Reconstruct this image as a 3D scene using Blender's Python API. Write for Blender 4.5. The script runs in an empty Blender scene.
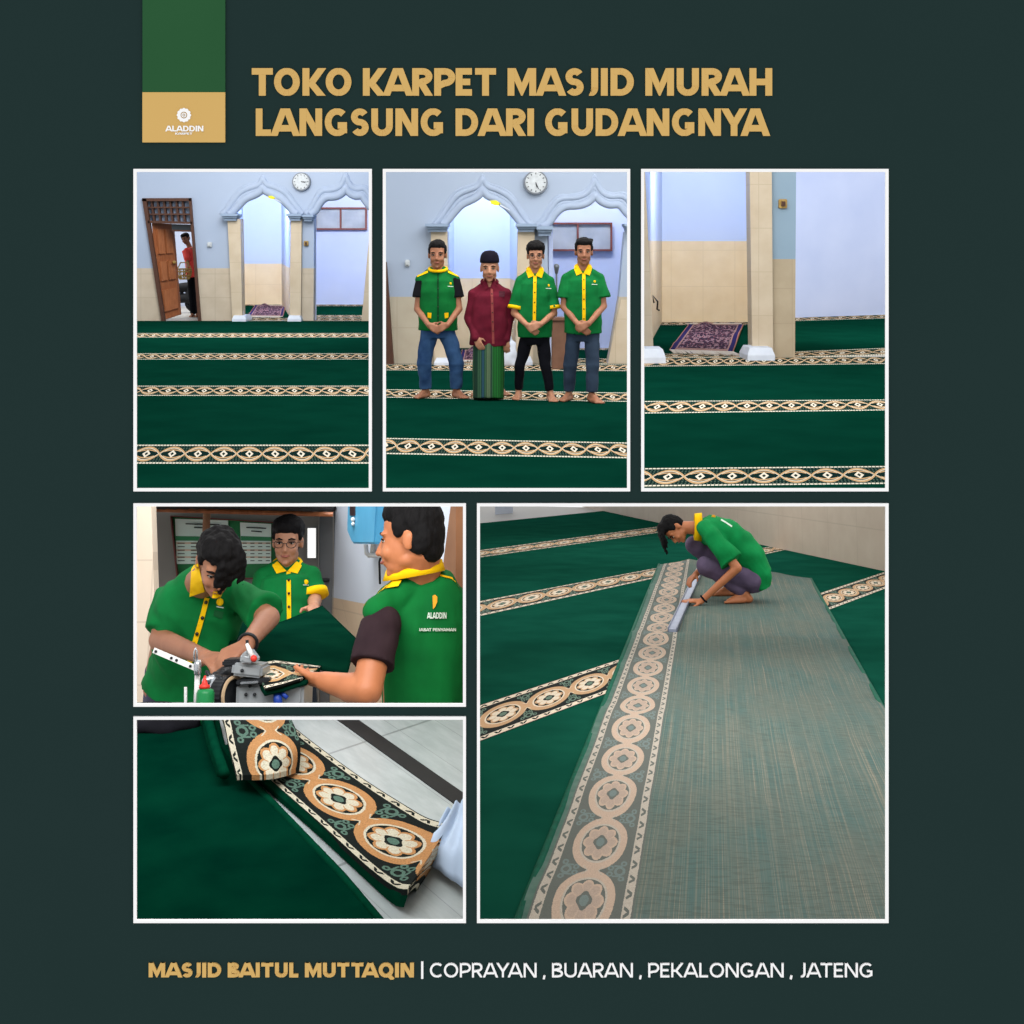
import bpy, bmesh, math, random
from mathutils import Vector, Matrix, noise
from mathutils.bvhtree import BVHTree
random.seed(7)
PI = math.pi
F = 1400.0; CX = 512.0; CY = 243.0; EYE = 1.65
S = bpy.context.scene
COL = S.collection

# ------------------------------------------------------------------ places
class Place:
    """A real place on its own ground; W carries it rigidly to where it stands."""
    def __init__(s, theta, h):
        s.h = h
        s.R = Matrix.Rotation(-theta, 4, 'X')
        s.Ri = Matrix.Rotation(theta, 3, 'X')
        s.W = Matrix.Translation((0, 0, EYE)) @ s.R @ Matrix.Translation((0, 0, -h))
        s.eye = Vector((0, 0, h))
    def ray(s, u, v):
        return s.Ri @ Vector(((u-CX)/F, 1.0, -(v-CY)/F))
    def fl(s, u, v, z=0.0):
        d = s.ray(u, v); return s.eye + d*((z-s.h)/d.z)
    def dp(s, u, v, y):
        d = s.ray(u, v); return s.eye + d*(y/d.y)
    def pl(s, u, v, p, n):
        d = s.ray(u, v); return s.eye + d*((p-s.eye).dot(n)/d.dot(n))
HALL = Place(0.0, EYE)
th = lambda hy: math.atan((hy-CY)/F)
WORK = Place(th(550), 1.55)
ROLL = Place(0.0, 1.5)
BACK = Place(th(447), 1.35)

# ------------------------------------------------------------------ materials
def lin(c):
    r = []
    for x in c:
        x /= 255.0
        r.append(x/12.92 if x <= 0.04045 else ((x+0.055)/1.055)**2.4)
    return tuple(r)+(1.0,)

class N:
    """tiny wrapper: arithmetic on node sockets"""
    def __init__(s, nt, k): s.nt, s.k = nt, k
    def op(s, o, *b):
        n = s.nt.nodes.new('ShaderNodeMath'); n.operation = o
        for i, x in enumerate((s,)+b):
            if isinstance(x, N): s.nt.links.new(x.k, n.inputs[i])
            else: n.inputs[i].default_value = float(x)
        return N(s.nt, n.outputs[0])
    def __add__(s, b): return s.op('ADD', b)
    def __sub__(s, b): return s.op('SUBTRACT', b)
    def __mul__(s, b): return s.op('MULTIPLY', b)
    def __truediv__(s, b): return s.op('DIVIDE', b)
    def __rsub__(s, b): return (s*-1)+b
    __radd__ = __add__; __rmul__ = __mul__
    def abs(s): return s.op('ABSOLUTE')
    def frac(s): return s.op('FRACT')
    def sin(s): return s.op('SINE')
    def cos(s): return s.op('COSINE')
    def pow(s, b): return s.op('POWER', b)
    def sqrt(s): return s.op('SQRT')
    def lt(s, b): return s.op('LESS_THAN', b)
    def gt(s, b): return s.op('GREATER_THAN', b)
    def max(s, b): return s.op('MAXIMUM', b)
    def min(s, b): return s.op('MINIMUM', b)
    def atan2(s, b): return s.op('ARCTAN2', b)

def mixc(nt, fac, a, b):
    n = nt.nodes.new('ShaderNodeMix'); n.data_type = 'RGBA'
    for i, x in ((0, fac), (6, a), (7, b)):
        if isinstance(x, N): nt.links.new(x.k, n.inputs[i])
        elif isinstance(x, (int, float)): n.inputs[i].default_value = x
        else: n.inputs[i].default_value = x
    return N(nt, n.outputs[2])

def newmat(name, rough=0.8, metal=0.0, spec=0.3):
    m = bpy.data.materials.new(name); m.use_nodes = True
    nt = m.node_tree; b = nt.nodes['Principled BSDF']
    b.inputs['Roughness'].default_value = rough
    b.inputs['Metallic'].default_value = metal
    b.inputs['Specular IOR Level'].default_value = spec
    return m, nt, b
def coord(nt, which='Object'):
    return nt.nodes.new('ShaderNodeTexCoord').outputs[which]
def uvxy(nt):
    s = nt.nodes.new('ShaderNodeSeparateXYZ'); nt.links.new(coord(nt, 'UV'), s.inputs[0])
    return N(nt, s.outputs[0]), N(nt, s.outputs[1])
def objxyz(nt):
    s = nt.nodes.new('ShaderNodeSeparateXYZ'); nt.links.new(coord(nt), s.inputs[0])
    return [N(nt, s.outputs[i]) for i in range(3)]
def noisef(nt, scale, detail=3.0, which='Object', stretch=None, rough=0.5):
    n = nt.nodes.new('ShaderNodeTexNoise'); n.inputs['Scale'].default_value = scale
    n.inputs['Detail'].default_value = detail; n.inputs['Roughness'].default_value = rough
    c = coord(nt, which)
    if stretch:
        mp = nt.nodes.new('ShaderNodeMapping'); mp.inputs['Scale'].default_value = stretch
        nt.links.new(c, mp.inputs[0]); c = mp.outputs[0]
    nt.links.new(c, n.inputs['Vector'])
    return N(nt, n.outputs[0])
def bump(nt, b, h, strength=0.3, dist=0.01):
    n = nt.nodes.new('ShaderNodeBump'); n.inputs['Strength'].default_value = strength
    n.inputs['Distance'].default_value = dist
    nt.links.new(h.k, n.inputs['Height']); nt.links.new(n.outputs[0], b.inputs['Normal'])
_mc = {}
def mat(name, c, c2=None, scale=20, rough=0.8, metal=0.0, spec=0.3, bmp=0.0, stretch=None, detail=3.0):
    if name in _mc: return _mc[name]
    m, nt, b = newmat(name, rough, metal, spec)
    if c2 is None: c2 = tuple(x*0.9 for x in c)
    f = noisef(nt, scale, detail, stretch=stretch)
    f2 = (f-0.5)*2.2+0.5
    cl = f2.max(0.0).min(1.0)
    nt.links.new(mixc(nt, cl, lin(c), lin(c2)).k, b.inputs['Base Color'])
    if bmp: bump(nt, b, f, bmp)
    _mc[name] = m; return m
def emat(name, c, e):
    m, nt, b = newmat(name)
    b.inputs['Base Color'].default_value = lin(c)
    b.inputs['Emission Color'].default_value = lin(c); b.inputs['Emission Strength'].default_value = e
    return m

def border_mat(name, dark, tan, cream, grey, flower=None, zoomed=True):
    """woven border: chain of rings round eight petalled flowers between two cream edge bands.
    uv: u counts medallions, v runs 0..1 across"""
    m, nt, b = newmat(name, 0.95, 0, 0.1)
    u, v = uvxy(nt)
    wob = (noisef(nt, 60, 2, 'UV')-0.5)*0.02 if zoomed else 0.0
    x = (u+wob).frac()-0.5
    y = v-0.5+wob
    ay = y.abs()
    xx = x*0.60
    r = (xx*xx+y*y).sqrt()
    a = y.atan2(xx)
    ring = (r-0.262).abs().lt(0.038)
    rin = (r-0.214).abs().lt(0.011)
    pet = (a*4.0).cos().abs()
    f_out = r.lt(pet*0.040+0.156)
    f_in = r.lt(pet*0.040+0.130)
    f_vein = pet.lt(0.16)*r.gt(0.095)
    f_gap = r.lt((a*4.0).cos()*0.008+0.072)
    f_ctr = r.lt(0.046)
    sx = 0.5-x.abs()
    link = sx.lt(0.085)*((ay-sx*0.75-0.028).abs().lt(0.024))
    link_in = sx.lt(0.07)*((ay-sx*0.75-0.058).abs().lt(0.008))
    def ringlet(cx_, cy_, rr, w_):
        dx = (sx-cx_)*0.75; dy = ay-cy_
        return ((dx*dx+dy*dy).sqrt()-rr).abs().lt(w_)
    scr = ringlet(0.0, 0.285, 0.045, 0.014).max(ringlet(0.13, 0.315, 0.024, 0.010)).max(ringlet(0.05, 0.185, 0.024, 0.010))
    scr = scr.max((sx-0.085).abs().lt(0.014)*(ay-0.26).abs().lt(0.045))
    # edge band
    e = ay.gt(0.385)*ay.lt(0.478)
    ex = (u*4.0+wob).frac()-0.5
    ey = (ay-0.43)/0.046
    hook = ((ex.abs()*2.0-0.25)*1.4+ey*0.55).abs().lt(0.28)*ex.abs().lt(0.30)*ey.abs().lt(0.62)
    col = mixc(nt, scr, lin(dark), lin(grey))
    col = mixc(nt, f_out, col, lin(tan))
    col = mixc(nt, f_in, col, lin(flower or cream))
    col = mixc(nt, f_vein*f_out, col, lin(tan))
    col = mixc(nt, f_gap, col, lin(dark))
    col = mixc(nt, f_ctr, col, lin(grey))
    col = mixc(nt, rin, col, lin(cream))
    col = mixc(nt, ring, col, lin(tan))
    col = mixc(nt, link, col, lin(tan))
    col = mixc(nt, link_in, col, lin(cream))
    col = mixc(nt, ay.gt(0.365), col, lin(dark))
    col = mixc(nt, e, col, lin(cream))
    col = mixc(nt, e*hook, col, lin(dark))
    pile = noisef(nt, 260, 2)
    col = mixc(nt, (pile-0.35).max(0.0).min(0.35), col, lin(tuple(q*0.7 for q in dark)))
    nt.links.new(col.k, b.inputs['Base Color'])
    if zoomed: bump(nt, b, pile, 0.4, 0.004)
    return m

def hall_band(name):
    m, nt, b = newmat(name, 0.95, 0, 0.0)
    u, v = uvxy(nt); x = u.frac()-0.5; y = v-0.5; ay = y.abs()
    dark, tan, cream, grey = (18, 38, 36), (186, 152, 112), (218, 210, 192), (72, 92, 80)
    env = (x*PI).cos().abs().pow(0.8)*0.345
    dm = x.abs()*1.5+ay*1.15
    col = mixc(nt, ((u*9.0).frac()-0.5).abs().gt(.28)*((v*9.0).frac()-.5).abs().gt(.2), lin(dark), lin(grey))
    ins = ay.lt(env)
    col = mixc(nt, ins, col, lin(dark))
    col = mixc(nt, (ay-env*.60).abs().lt(.030)*x.abs().lt(.33), col, lin(tan))
    col = mixc(nt, dm.lt(.235), col, lin(cream)); col = mixc(nt, dm.lt(.10), col, lin(dark))
    col = mixc(nt, (ay-env).abs().lt(0.052), col, lin(tan))
    col = mixc(nt, (ay-env+.05).abs().lt(0.014), col, lin(cream))
    col = mixc(nt, ay.gt(.415), col, lin(dark))
    col = mixc(nt, ay.gt(.435), col, lin(cream))
    col = mixc(nt, ay.gt(.435)*(u*8.0).frac().lt(.22), col, lin(grey))
    nt.links.new(col.k, b.inputs['Base Color']); return m

def tile_mat(name, c1, c2, grout, w, h, gw=0.012, rough=0.5, split=None, upper=None, off=0.0, both=False):
    """square tiles from the mesh's uv (metres); above height `split` the wall is painted"""
    m, nt, b = newmat(name, rough, 0, 0.35)
    u, v = uvxy(nt)
    gu = ((u/w+off).frac()-0.5).abs().gt(0.5-gw/w)
    gv = ((v/h).frac()-0.5).abs().gt(0.5-gw/h)
    g = gu.max(gv)
    n1 = noisef(nt, 3.0, 5, 'UV')
    col = mixc(nt, ((n1-0.5)*2.5+0.5).max(0.0).min(1.0), lin(c1), lin(c2))
    col = mixc(nt, g*0.6, col, lin(grout))
    if split is not None:
        n2 = noisef(nt, 0.9, 4, 'UV')
        pc = mixc(nt, ((n2-0.5)*2+0.5).max(0.0).min(1.0), lin(upper[0]), lin(upper[1]))
        col = mixc(nt, v.gt(split), col, pc)
    nt.links.new(col.k, b.inputs['Base Color'])
    return m

# ------------------------------------------------------------------ objects
def tagit(o, label=None, cat=None, group=None, kind=None):
    if label: o['label'] = label
    if cat: o['category'] = cat
    if group: o['group'] = group
    if kind: o['kind'] = kind
    return o

class Root:
    def __init__(s, o, place, base): s.o, s.place, s.base = o, place, Vector(base)
def thing(name, place, base, label, cat, group=None):
    o = bpy.data.objects.new(name, None); COL.objects.link(o)
    o.empty_display_size = 0.1
    o.matrix_world = place.W @ Matrix.Translation(Vector(base))
    tagit(o, label, cat, group)
    return Root(o, place, base)

def mesh_from(verts, faces, uvs=None, name='m', smooth=False):
    me = bpy.data.meshes.new(name)
    me.from_pydata([tuple(v) for v in verts], [], faces)
    if uvs:
        l = me.uv_layers.new(name='UVMap')
        for p in me.polygons:
            for li, vi in zip(p.loop_indices, p.vertices): l.data[li].uv = uvs[vi]
    if smooth:
        for p in me.polygons: p.use_smooth = True
    me.update()
    return me

def put(name, me, m, place, base=None, parent=None, label=None, cat=None, group=None, kind=None):
    """link a mesh whose verts are in place coordinates"""
    if parent is not None:
        pr = parent if isinstance(parent, Root) else parent
        base = pr.base
    elif base is None:
        vs = [v.co for v in me.vertices]
        base = Vector((sum(v.x for v in vs)/len(vs), sum(v.y for v in vs)/len(vs), min(v.z for v in vs)))
    base = Vector(base)
    me.transform(Matrix.Translation(-base))
    me.name = name
    o = bpy.data.objects.new(name, me); COL.objects.link(o)
    if m: me.materials.append(m)
    if parent is not None:
        o.parent = parent.o
    else:
        o.matrix_world = place.W @ Matrix.Translation(base)
    tagit(o, label, cat, group, kind)
    r = Root(o, place, base)
    return r

class MB:
    """mesh collector in place coordinates"""
    def __init__(s): s.v, s.f, s.uv = [], [], []
    def add(s, vs, fs, uv=None):
        k = len(s.v); s.v += [Vector(a) for a in vs]
        s.f += [tuple(i+k for i in f) for f in fs]
        s.uv += (uv or [(0, 0)]*len(vs)); return s
    def box(s, c, d, M=None):
        c = Vector(c); x, y, z = d[0]/2, d[1]/2, d[2]/2
        vs = [Vector((i*x, j*y, k*z)) for i in (-1, 1) for j in (-1, 1) for k in (-1, 1)]
        if M: vs = [M.to_3x3() @ a for a in vs]
        vs = [c+a for a in vs]
        return s.add(vs, [(0,1,3,2), (4,6,7,5), (0,4,5,1), (2,3,7,6), (0,2,6,4), (1,5,7,3)], [(a.x, a.z) for a in vs])
    def prism(s, pts, off):
        """closed prism: outline pts (list of Vector, flat, convex or mildly concave) pushed by off"""
        pts = [Vector(p) for p in pts]; n = len(pts); off = Vector(off)
        bmx = bmesh.new(); bv = [bmx.verts.new(p) for p in pts]
        for i in range(n): bmx.edges.new((bv[i], bv[(i+1) % n]))
        bmesh.ops.triangle_fill(bmx, edges=bmx.edges[:], use_beauty=True)
        bmx.verts.index_update()
        tri = [[v.index for v in f.verts] for f in bmx.faces]; bmx.free()
        nn = Vector((0, 0, 0))
        for i in range(n): nn += pts[i].cross(pts[(i+1) % n])
        fs = []
        for t in tri:
            a, b_, c = t
            tn = (pts[b_]-pts[a]).cross(pts[c]-pts[a])
            if tn.dot(off) > 0: t = t[::-1]
            fs.append(tuple(t)); fs.append(tuple(i+n for i in t[::-1]))
        for i in range(n):
            j = (i+1) % n
            q = (i, j, j+n, i+n)
            if nn.dot(off) < 0: q = q[::-1]
            fs.append(q)
        vs = pts+[p+off for p in pts]
        return s.add(vs, fs, [(a.x, a.z) for a in vs])
    def loft(s, rings, cap=True):
        n = len(rings[0]); vs = [p for r in rings for p in r]; fs = []
        for i in range(len(rings)-1):
            for j in range(n):
                k = (j+1) % n
                fs.append((i*n+j, i*n+k, (i+1)*n+k, (i+1)*n+j))
        if cap:
            fs.append(tuple(range(n))[::-1]); fs.append(tuple((len(rings)-1)*n+j for j in range(n)))
        return s.add(vs, fs)
    def tube(s, pts, r, n=8):
        pts = [Vector(p) for p in pts]; rr = r if isinstance(r, (list, tuple)) else [r]*len(pts)
        rings = []; side = None
        for i, p in enumerate(pts):
            d = (pts[min(i+1, len(pts)-1)]-pts[max(i-1, 0)]).normalized()
            if side is None:
                side = d.cross(Vector((0, 0, 1)))
                if side.length < 1e-3: side = d.cross(Vector((1, 0, 0)))
            side = (side-d*side.dot(d)).normalized(); up = side.cross(d)
            rings.append([p+(side*math.cos(2*PI*k/n)+up*math.sin(2*PI*k/n))*rr[i] for k in range(n)])
        return s.loft(rings)
    def sphere(s, c, r, M=None, nu=12, nv=8):
        r = r if isinstance(r, (list, tuple)) else (r, r, r); c = Vector(c); rings = []
        for i in range(nv+1):
            a = -PI/2+PI*min(max(i/nv, 0.02), 0.98); ring = []
            for k in range(nu):
                p = Vector((r[0]*math.cos(a)*math.cos(2*PI*k/nu), r[1]*math.cos(a)*math.sin(2*PI*k/nu), r[2]*math.sin(a)))
                ring.append(c+(M @ p if M else p))
            rings.append(ring)
        return s.loft(rings)
    def cone(s, a, b, ra, rb, n=12, flat=None):
        """round ended tapered limb; flat=(axis Vector, factor) squashes along axis"""
        a, b = Vector(a), Vector(b); d = (b-a)
        L = d.length
        if L < 1e-6: return s.sphere(a, ra)
        d /= L
        sd = d.cross(Vector((0, 0, 1)))
        if sd.length < 1e-3: sd = d.cross(Vector((1, 0, 0)))
        sd.normalize(); up = sd.cross(d); rings = []
        prof = [(-ra*math.cos(t), ra*math.sin(t)) for t in (0.15, 0.5, 0.9, 1.3)]
        prof += [(L+rb*math.cos(t), rb*math.sin(t)) for t in (1.3, 0.9, 0.5, 0.15)]
        for h, r in prof:
            ring = []
            for k in range(n):
                o = sd*math.cos(2*PI*k/n)*r+up*math.sin(2*PI*k/n)*r
                if flat: o -= flat[0]*(o.dot(flat[0])*(1-flat[1]))
                ring.append(a+d*h+o)
            rings.append(ring)
        return s.loft(rings)
    def body(s, secs, side, n=20, sq=2.3):
        """oval sections along a spine: (centre, half width, half depth)"""
        side = Vector(side).normalized(); rings = []
        for i, (c, rx, ry) in enumerate(secs):
            c = Vector(c)
            t = (Vector(secs[min(i+1, len(secs)-1)][0])-Vector(secs[max(i-1, 0)][0])).normalized()
            sd = (side-t*side.dot(t)).normalized(); fw = sd.cross(t); ring = []
            for k in range(n):
                a = 2*PI*k/n; ca, sa = math.cos(a), math.sin(a)
                ex = math.copysign(abs(ca)**(2/sq), ca); ey = math.copysign(abs(sa)**(2/sq), sa)
                ring.append(c+sd*ex*rx+fw*ey*ry)
            rings.append(ring)
        return s.loft(rings)
    def mesh(s, smooth=False):
        me = mesh_from(s.v, s.f, s.uv, smooth=smooth)
        bmx = bmesh.new(); bmx.from_mesh(me); bmesh.ops.recalc_face_normals(bmx, faces=bmx.faces[:]); bmx.to_mesh(me); bmx.free()
        return me
    def put(s, name, m, place, smooth=False, bevel=0, **k):
        me = s.mesh(smooth)
        if bevel:
            bmx = bmesh.new(); bmx.from_mesh(me)
            bmesh.ops.bevel(bmx, geom=bmx.edges[:], offset=bevel, segments=2, affect='EDGES', clamp_overlap=True)
            bmx.to_mesh(me); bmx.free()
        return put(name, me, m, place, **k)
    def fused(s, voxel, it=4, fac=0.5, disp=0.0, dsc=10):
        """one continuous skin over everything collected"""
        me = s.mesh()
        o = bpy.data.objects.new('tmp', me); COL.objects.link(o)
        r = o.modifiers.new('r', 'REMESH'); r.mode = 'VOXEL'; r.voxel_size = voxel; r.use_smooth_shade = True
        q = o.modifiers.new('s', 'SMOOTH'); q.factor = fac; q.iterations = it
        dg = bpy.context.evaluated_depsgraph_get()
        me2 = bpy.data.meshes.new_from_object(o.evaluated_get(dg))
        bpy.data.objects.remove(o); bpy.data.meshes.remove(me)
        if disp:
            nn = [v.normal.copy() for v in me2.vertices]
            for v, n_ in zip(me2.vertices, nn):
                v.co += n_*(noise.noise(v.co*dsc)*disp)
        for p in me2.polygons: p.use_smooth = True
        return me2

def smooth_line(pts, n=3, keep=()):
    """chaikin on 2d/3d tuples, cusps in keep stay sharp"""
    pts = [Vector(p) for p in pts]; hold = {i for i in keep}
    segs = []; cur = [pts[0]]
    for i in range(1, len(pts)):
        cur.append(pts[i])
        if i in hold: segs.append(cur); cur = [pts[i]]
    segs.append(cur); out = []
    for sgm in segs:
        p = sgm
        for _ in range(n):
            q = [p[0]]
            for a, b in zip(p, p[1:]): q += [a*0.75+b*0.25, a*0.25+b*0.75]
            q.append(p[-1]); p = q
        out += p if not out else p[1:]
    return out

def _arc(cx, cy, rx, ry, a0, a1, n=18):
    return [(cx+rx*math.cos(math.radians(a0+(a1-a0)*i/n)), cy+ry*math.sin(math.radians(a0+(a1-a0)*i/n))) for i in range(n+1)]
def glyph(ch, t):
    """strokes (cap height 1) and advance width of a capital; t = stem thickness"""
    h = t/2; v = lambda x: [(x, -.3), (x, 1.3)]; H_ = lambda y, a, b: [(a, y), (b, y)]
    o = h*1.0
    if ch == 'T': return [v(.36), H_(1-o, 0, .72)], .72
    if ch == 'O': return [_arc(.44, .5, .44-h, .51-h, 0, 360, 40)], .88
    if ch == 'Q': return [_arc(.44, .5, .44-h, .51-h, 0, 360, 40), [(.50, .25), (.86, -.16)]], .88
    if ch == 'C': return [_arc(.44, .5, .44-h, .51-h, 48, 312, 30)], .76
    if ch == 'G': return [_arc(.44, .5, .44-h, .51-h, 48, 318, 30), [(.79-h, .10), (.79-h, .50)], H_(.50-o, .46, .79)], .84
    if ch == 'K': return [v(h), [(h, .46), (.30, .46), (.86, 1.28)], [(.26, .50), (.86, -.28)]], .70
    if ch == 'A': return [[(-.10, -.3), (.41, 1.12)], [(.92, -.3), (.41, 1.12)], H_(.28, .18, .64)], .82
    if ch == 'R': return [v(h), [(h, 1-o), (.34, 1-o)]+_arc(.36, .70, .24-h*.2, .30-o, 90, -90, 14)+[(h, .40)], [(.32, .44), (.74, -.28)]], .66
    if ch == 'P': return [v(h), [(h, 1-o), (.34, 1-o)]+_arc(.36, .67, .27-h*.2, .33-o, 90, -90, 14)+[(h, .34)]], .64
    if ch == 'E': return [v(h), H_(1-o, h, .56), H_(.5, h, .50), H_(o, h, .56)], .57
    if ch == 'L': return [v(h), H_(o, h, .54)], .54
    if ch == 'M': return [v(h), v(.98-h), [(h*.6, 1.22), (.49, .20), (.98-h*.6, 1.22)]], .98
    if ch == 'N': return [v(h), v(.80-h), [(h*.62, 1.1), (.80-h*.62, -.1)]], .80
    if ch == 'H': return [v(h), v(.78-h), H_(.5, h, .78-h)], .78
    if ch == 'I': return [v(h)], t
    if ch == 'J': return [[(.40-h, 1.3), (.40-h, .30)]+_arc(.20-h*.3, .28, .20-h*.7, .29-h, 0, -110, 14)], .40
    if ch == 'D': return [v(h), [(h, 1-o), (.32, 1-o)]+_arc(.34, .5, .46-h, .5-o, 90, -90, 24)+[(h, o)]], .80
    if ch == 'U': return [[(h, 1.3), (h, .38)]+_arc(.38, .37, .38-h, .38-h, 180, 360, 22)+[(.76-h, 1.3)]], .76
    if ch == 'Y': return [[(-.10, 1.25), (.37, .42)], [(.84, 1.25), (.37, .42)], [(.37, -.3), (.37, .45)]], .74
    if ch == 'S': return [_arc(.31, .5+(.5-h)/2, .29-h*.8, (.5-h)/2, 30, 262, 18)[:-1]+_arc(.31, .5-(.5-h)/2, .31-h, (.5-h)/2, 82, -150, 18)], .62
    if ch == 'B': return [v(h), [(h, 1-o), (.34, 1-o)]+_arc(.34, .755, .23-h*.3, .245-o, 90, -90, 12)+[(h, .51)], [(h, .51), (.36, .51)]+_arc(.37, .26, .27-h*.3, .26-o, 90, -90, 12)+[(h, o)]], .66
    if ch == ',': return ['c', [(h+.02, .12), (h-.03, -.14)]], t*1.1
    if ch == '|': return ['c', [(h, 1.1), (h, -.25)]], t
    return [], .24
def text_mesh(txt, place, org, ex, ez, u0, u1, v0, v1, thick, t=0.2):
    """raised capitals fitted in a box: u0..u1 wide, v0 cap line, v1 baseline"""
    polys = []; x = 0.0; sp = .10-.12*(t-.2)
    def clipx(poly, x_, right):
        return [(b_, a_) for a_, b_ in clip([(b_, a_) for a_, b_ in poly], x_, right)]
    def clip(poly, y, keep_above):
        out = []
        for a, b in zip(poly, poly[1:]+poly[:1]):
            ia, ib = (a[1] >= y) == keep_above or a[1] == y, (b[1] >= y) == keep_above or b[1] == y
            if ia: out.append(a)
            if ia != ib:
                k = (y-a[1])/(b[1]-a[1]); out.append((a[0]+(b[0]-a[0])*k, y))
        return out
    last = None
    kern = {'TO': .05, 'KA': .0, 'AR': .02, 'LA': .0, 'YA': .12, 'RA': .03, 'AY': .12, 'TT': -.03, 'TA': .10, 'PR': 0, 'PA': .09, 'AN': 0, 'AT': .1}
    for ch in txt:
        if last: x -= kern.get(last+ch, 0)
        st, w = glyph(ch, t); free = bool(st) and st[0] == 'c'
        if free: st = st[1:]
        for ln in st:
            n = len(ln); L = []
            for i, p in enumerate(ln):
                closed = n > 4 and abs(ln[0][0]-ln[-1][0]) < 1e-6 and abs(ln[0][1]-ln[-1][1]) < 1e-6
                a = ln[i-1] if i > 0 else (ln[-2] if closed else None)
                b = ln[i+1] if i < n-1 else (ln[1] if closed else None)
                def nr(p_, q_):
                    dx, dy = q_[0]-p_[0], q_[1]-p_[1]; l = math.hypot(dx, dy) or 1; return (-dy/l, dx/l)
                if a is None: m_ = nr(p, b); k = 1
                elif b is None: m_ = nr(a, p); k = 1
                else:
                    n1, n2 = nr(a, p), nr(p, b); m_ = (n1[0]+n2[0], n1[1]+n2[1]); l = math.hypot(*m_) or 1
                    m_ = (m_[0]/l, m_[1]/l); k = 1/max(.45, m_[0]*n1[0]+m_[1]*n1[1])
                L.append(((p[0]+m_[0]*t/2*k, p[1]+m_[1]*t/2*k), (p[0]-m_[0]*t/2*k, p[1]-m_[1]*t/2*k)))
            for (a, b), (c, d) in zip(L, L[1:]):
                q = [a, b, d, c]
                if not free:
                    q = clip(clip(q, 0 if ch != 'Q' else -.16, True), 1.0, False)
                    if ch in 'NM' and len(q) >= 3: q = clipx(clipx(q, 0, True), w, False) if len(clipx(q, 0, True)) >= 3 else []
                if len(q) >= 3: polys.append([(p[0]+x, p[1]) for p in q])
        x += w+(.06 if ch == ' ' else sp); last = ch
    if polys:
        xs = [p[0] for q in polys for p in q]; x0, x1 = min(xs), max(xs)
    nrm = Vector((0, 0, 0))-Vector(ez).cross(Vector(ex)).normalized()
    nrm = Vector(ex).cross(-Vector(ez)).normalized()
    V, Fc = [], []
    for qi, q in enumerate(polys):
        k = len(V); n = len(q); lift = thick*(1+.012*((qi*7) % 23))
        for w_ in (0, 1):
            for p in q:
                V.append(Vector(org)+Vector(ex)*(u0+(p[0]-x0)/(x1-x0)*(u1-u0))+Vector(ez)*(v1-p[1]*(v1-v0))+nrm*(w_*lift-(1-w_)*lift*.1))
        Fc += [tuple(range(k, k+n))[::-1], tuple(range(k+n, k+2*n))]+[(k+i, k+(i+1) % n, k+n+(i+1) % n, k+n+i) for i in range(n)]
    me = mesh_from(V, Fc)
    bmx = bmesh.new(); bmx.from_mesh(me); bmesh.ops.recalc_face_normals(bmx, faces=bmx.faces[:]); bmx.to_mesh(me); bmx.free()
    return me
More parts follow.
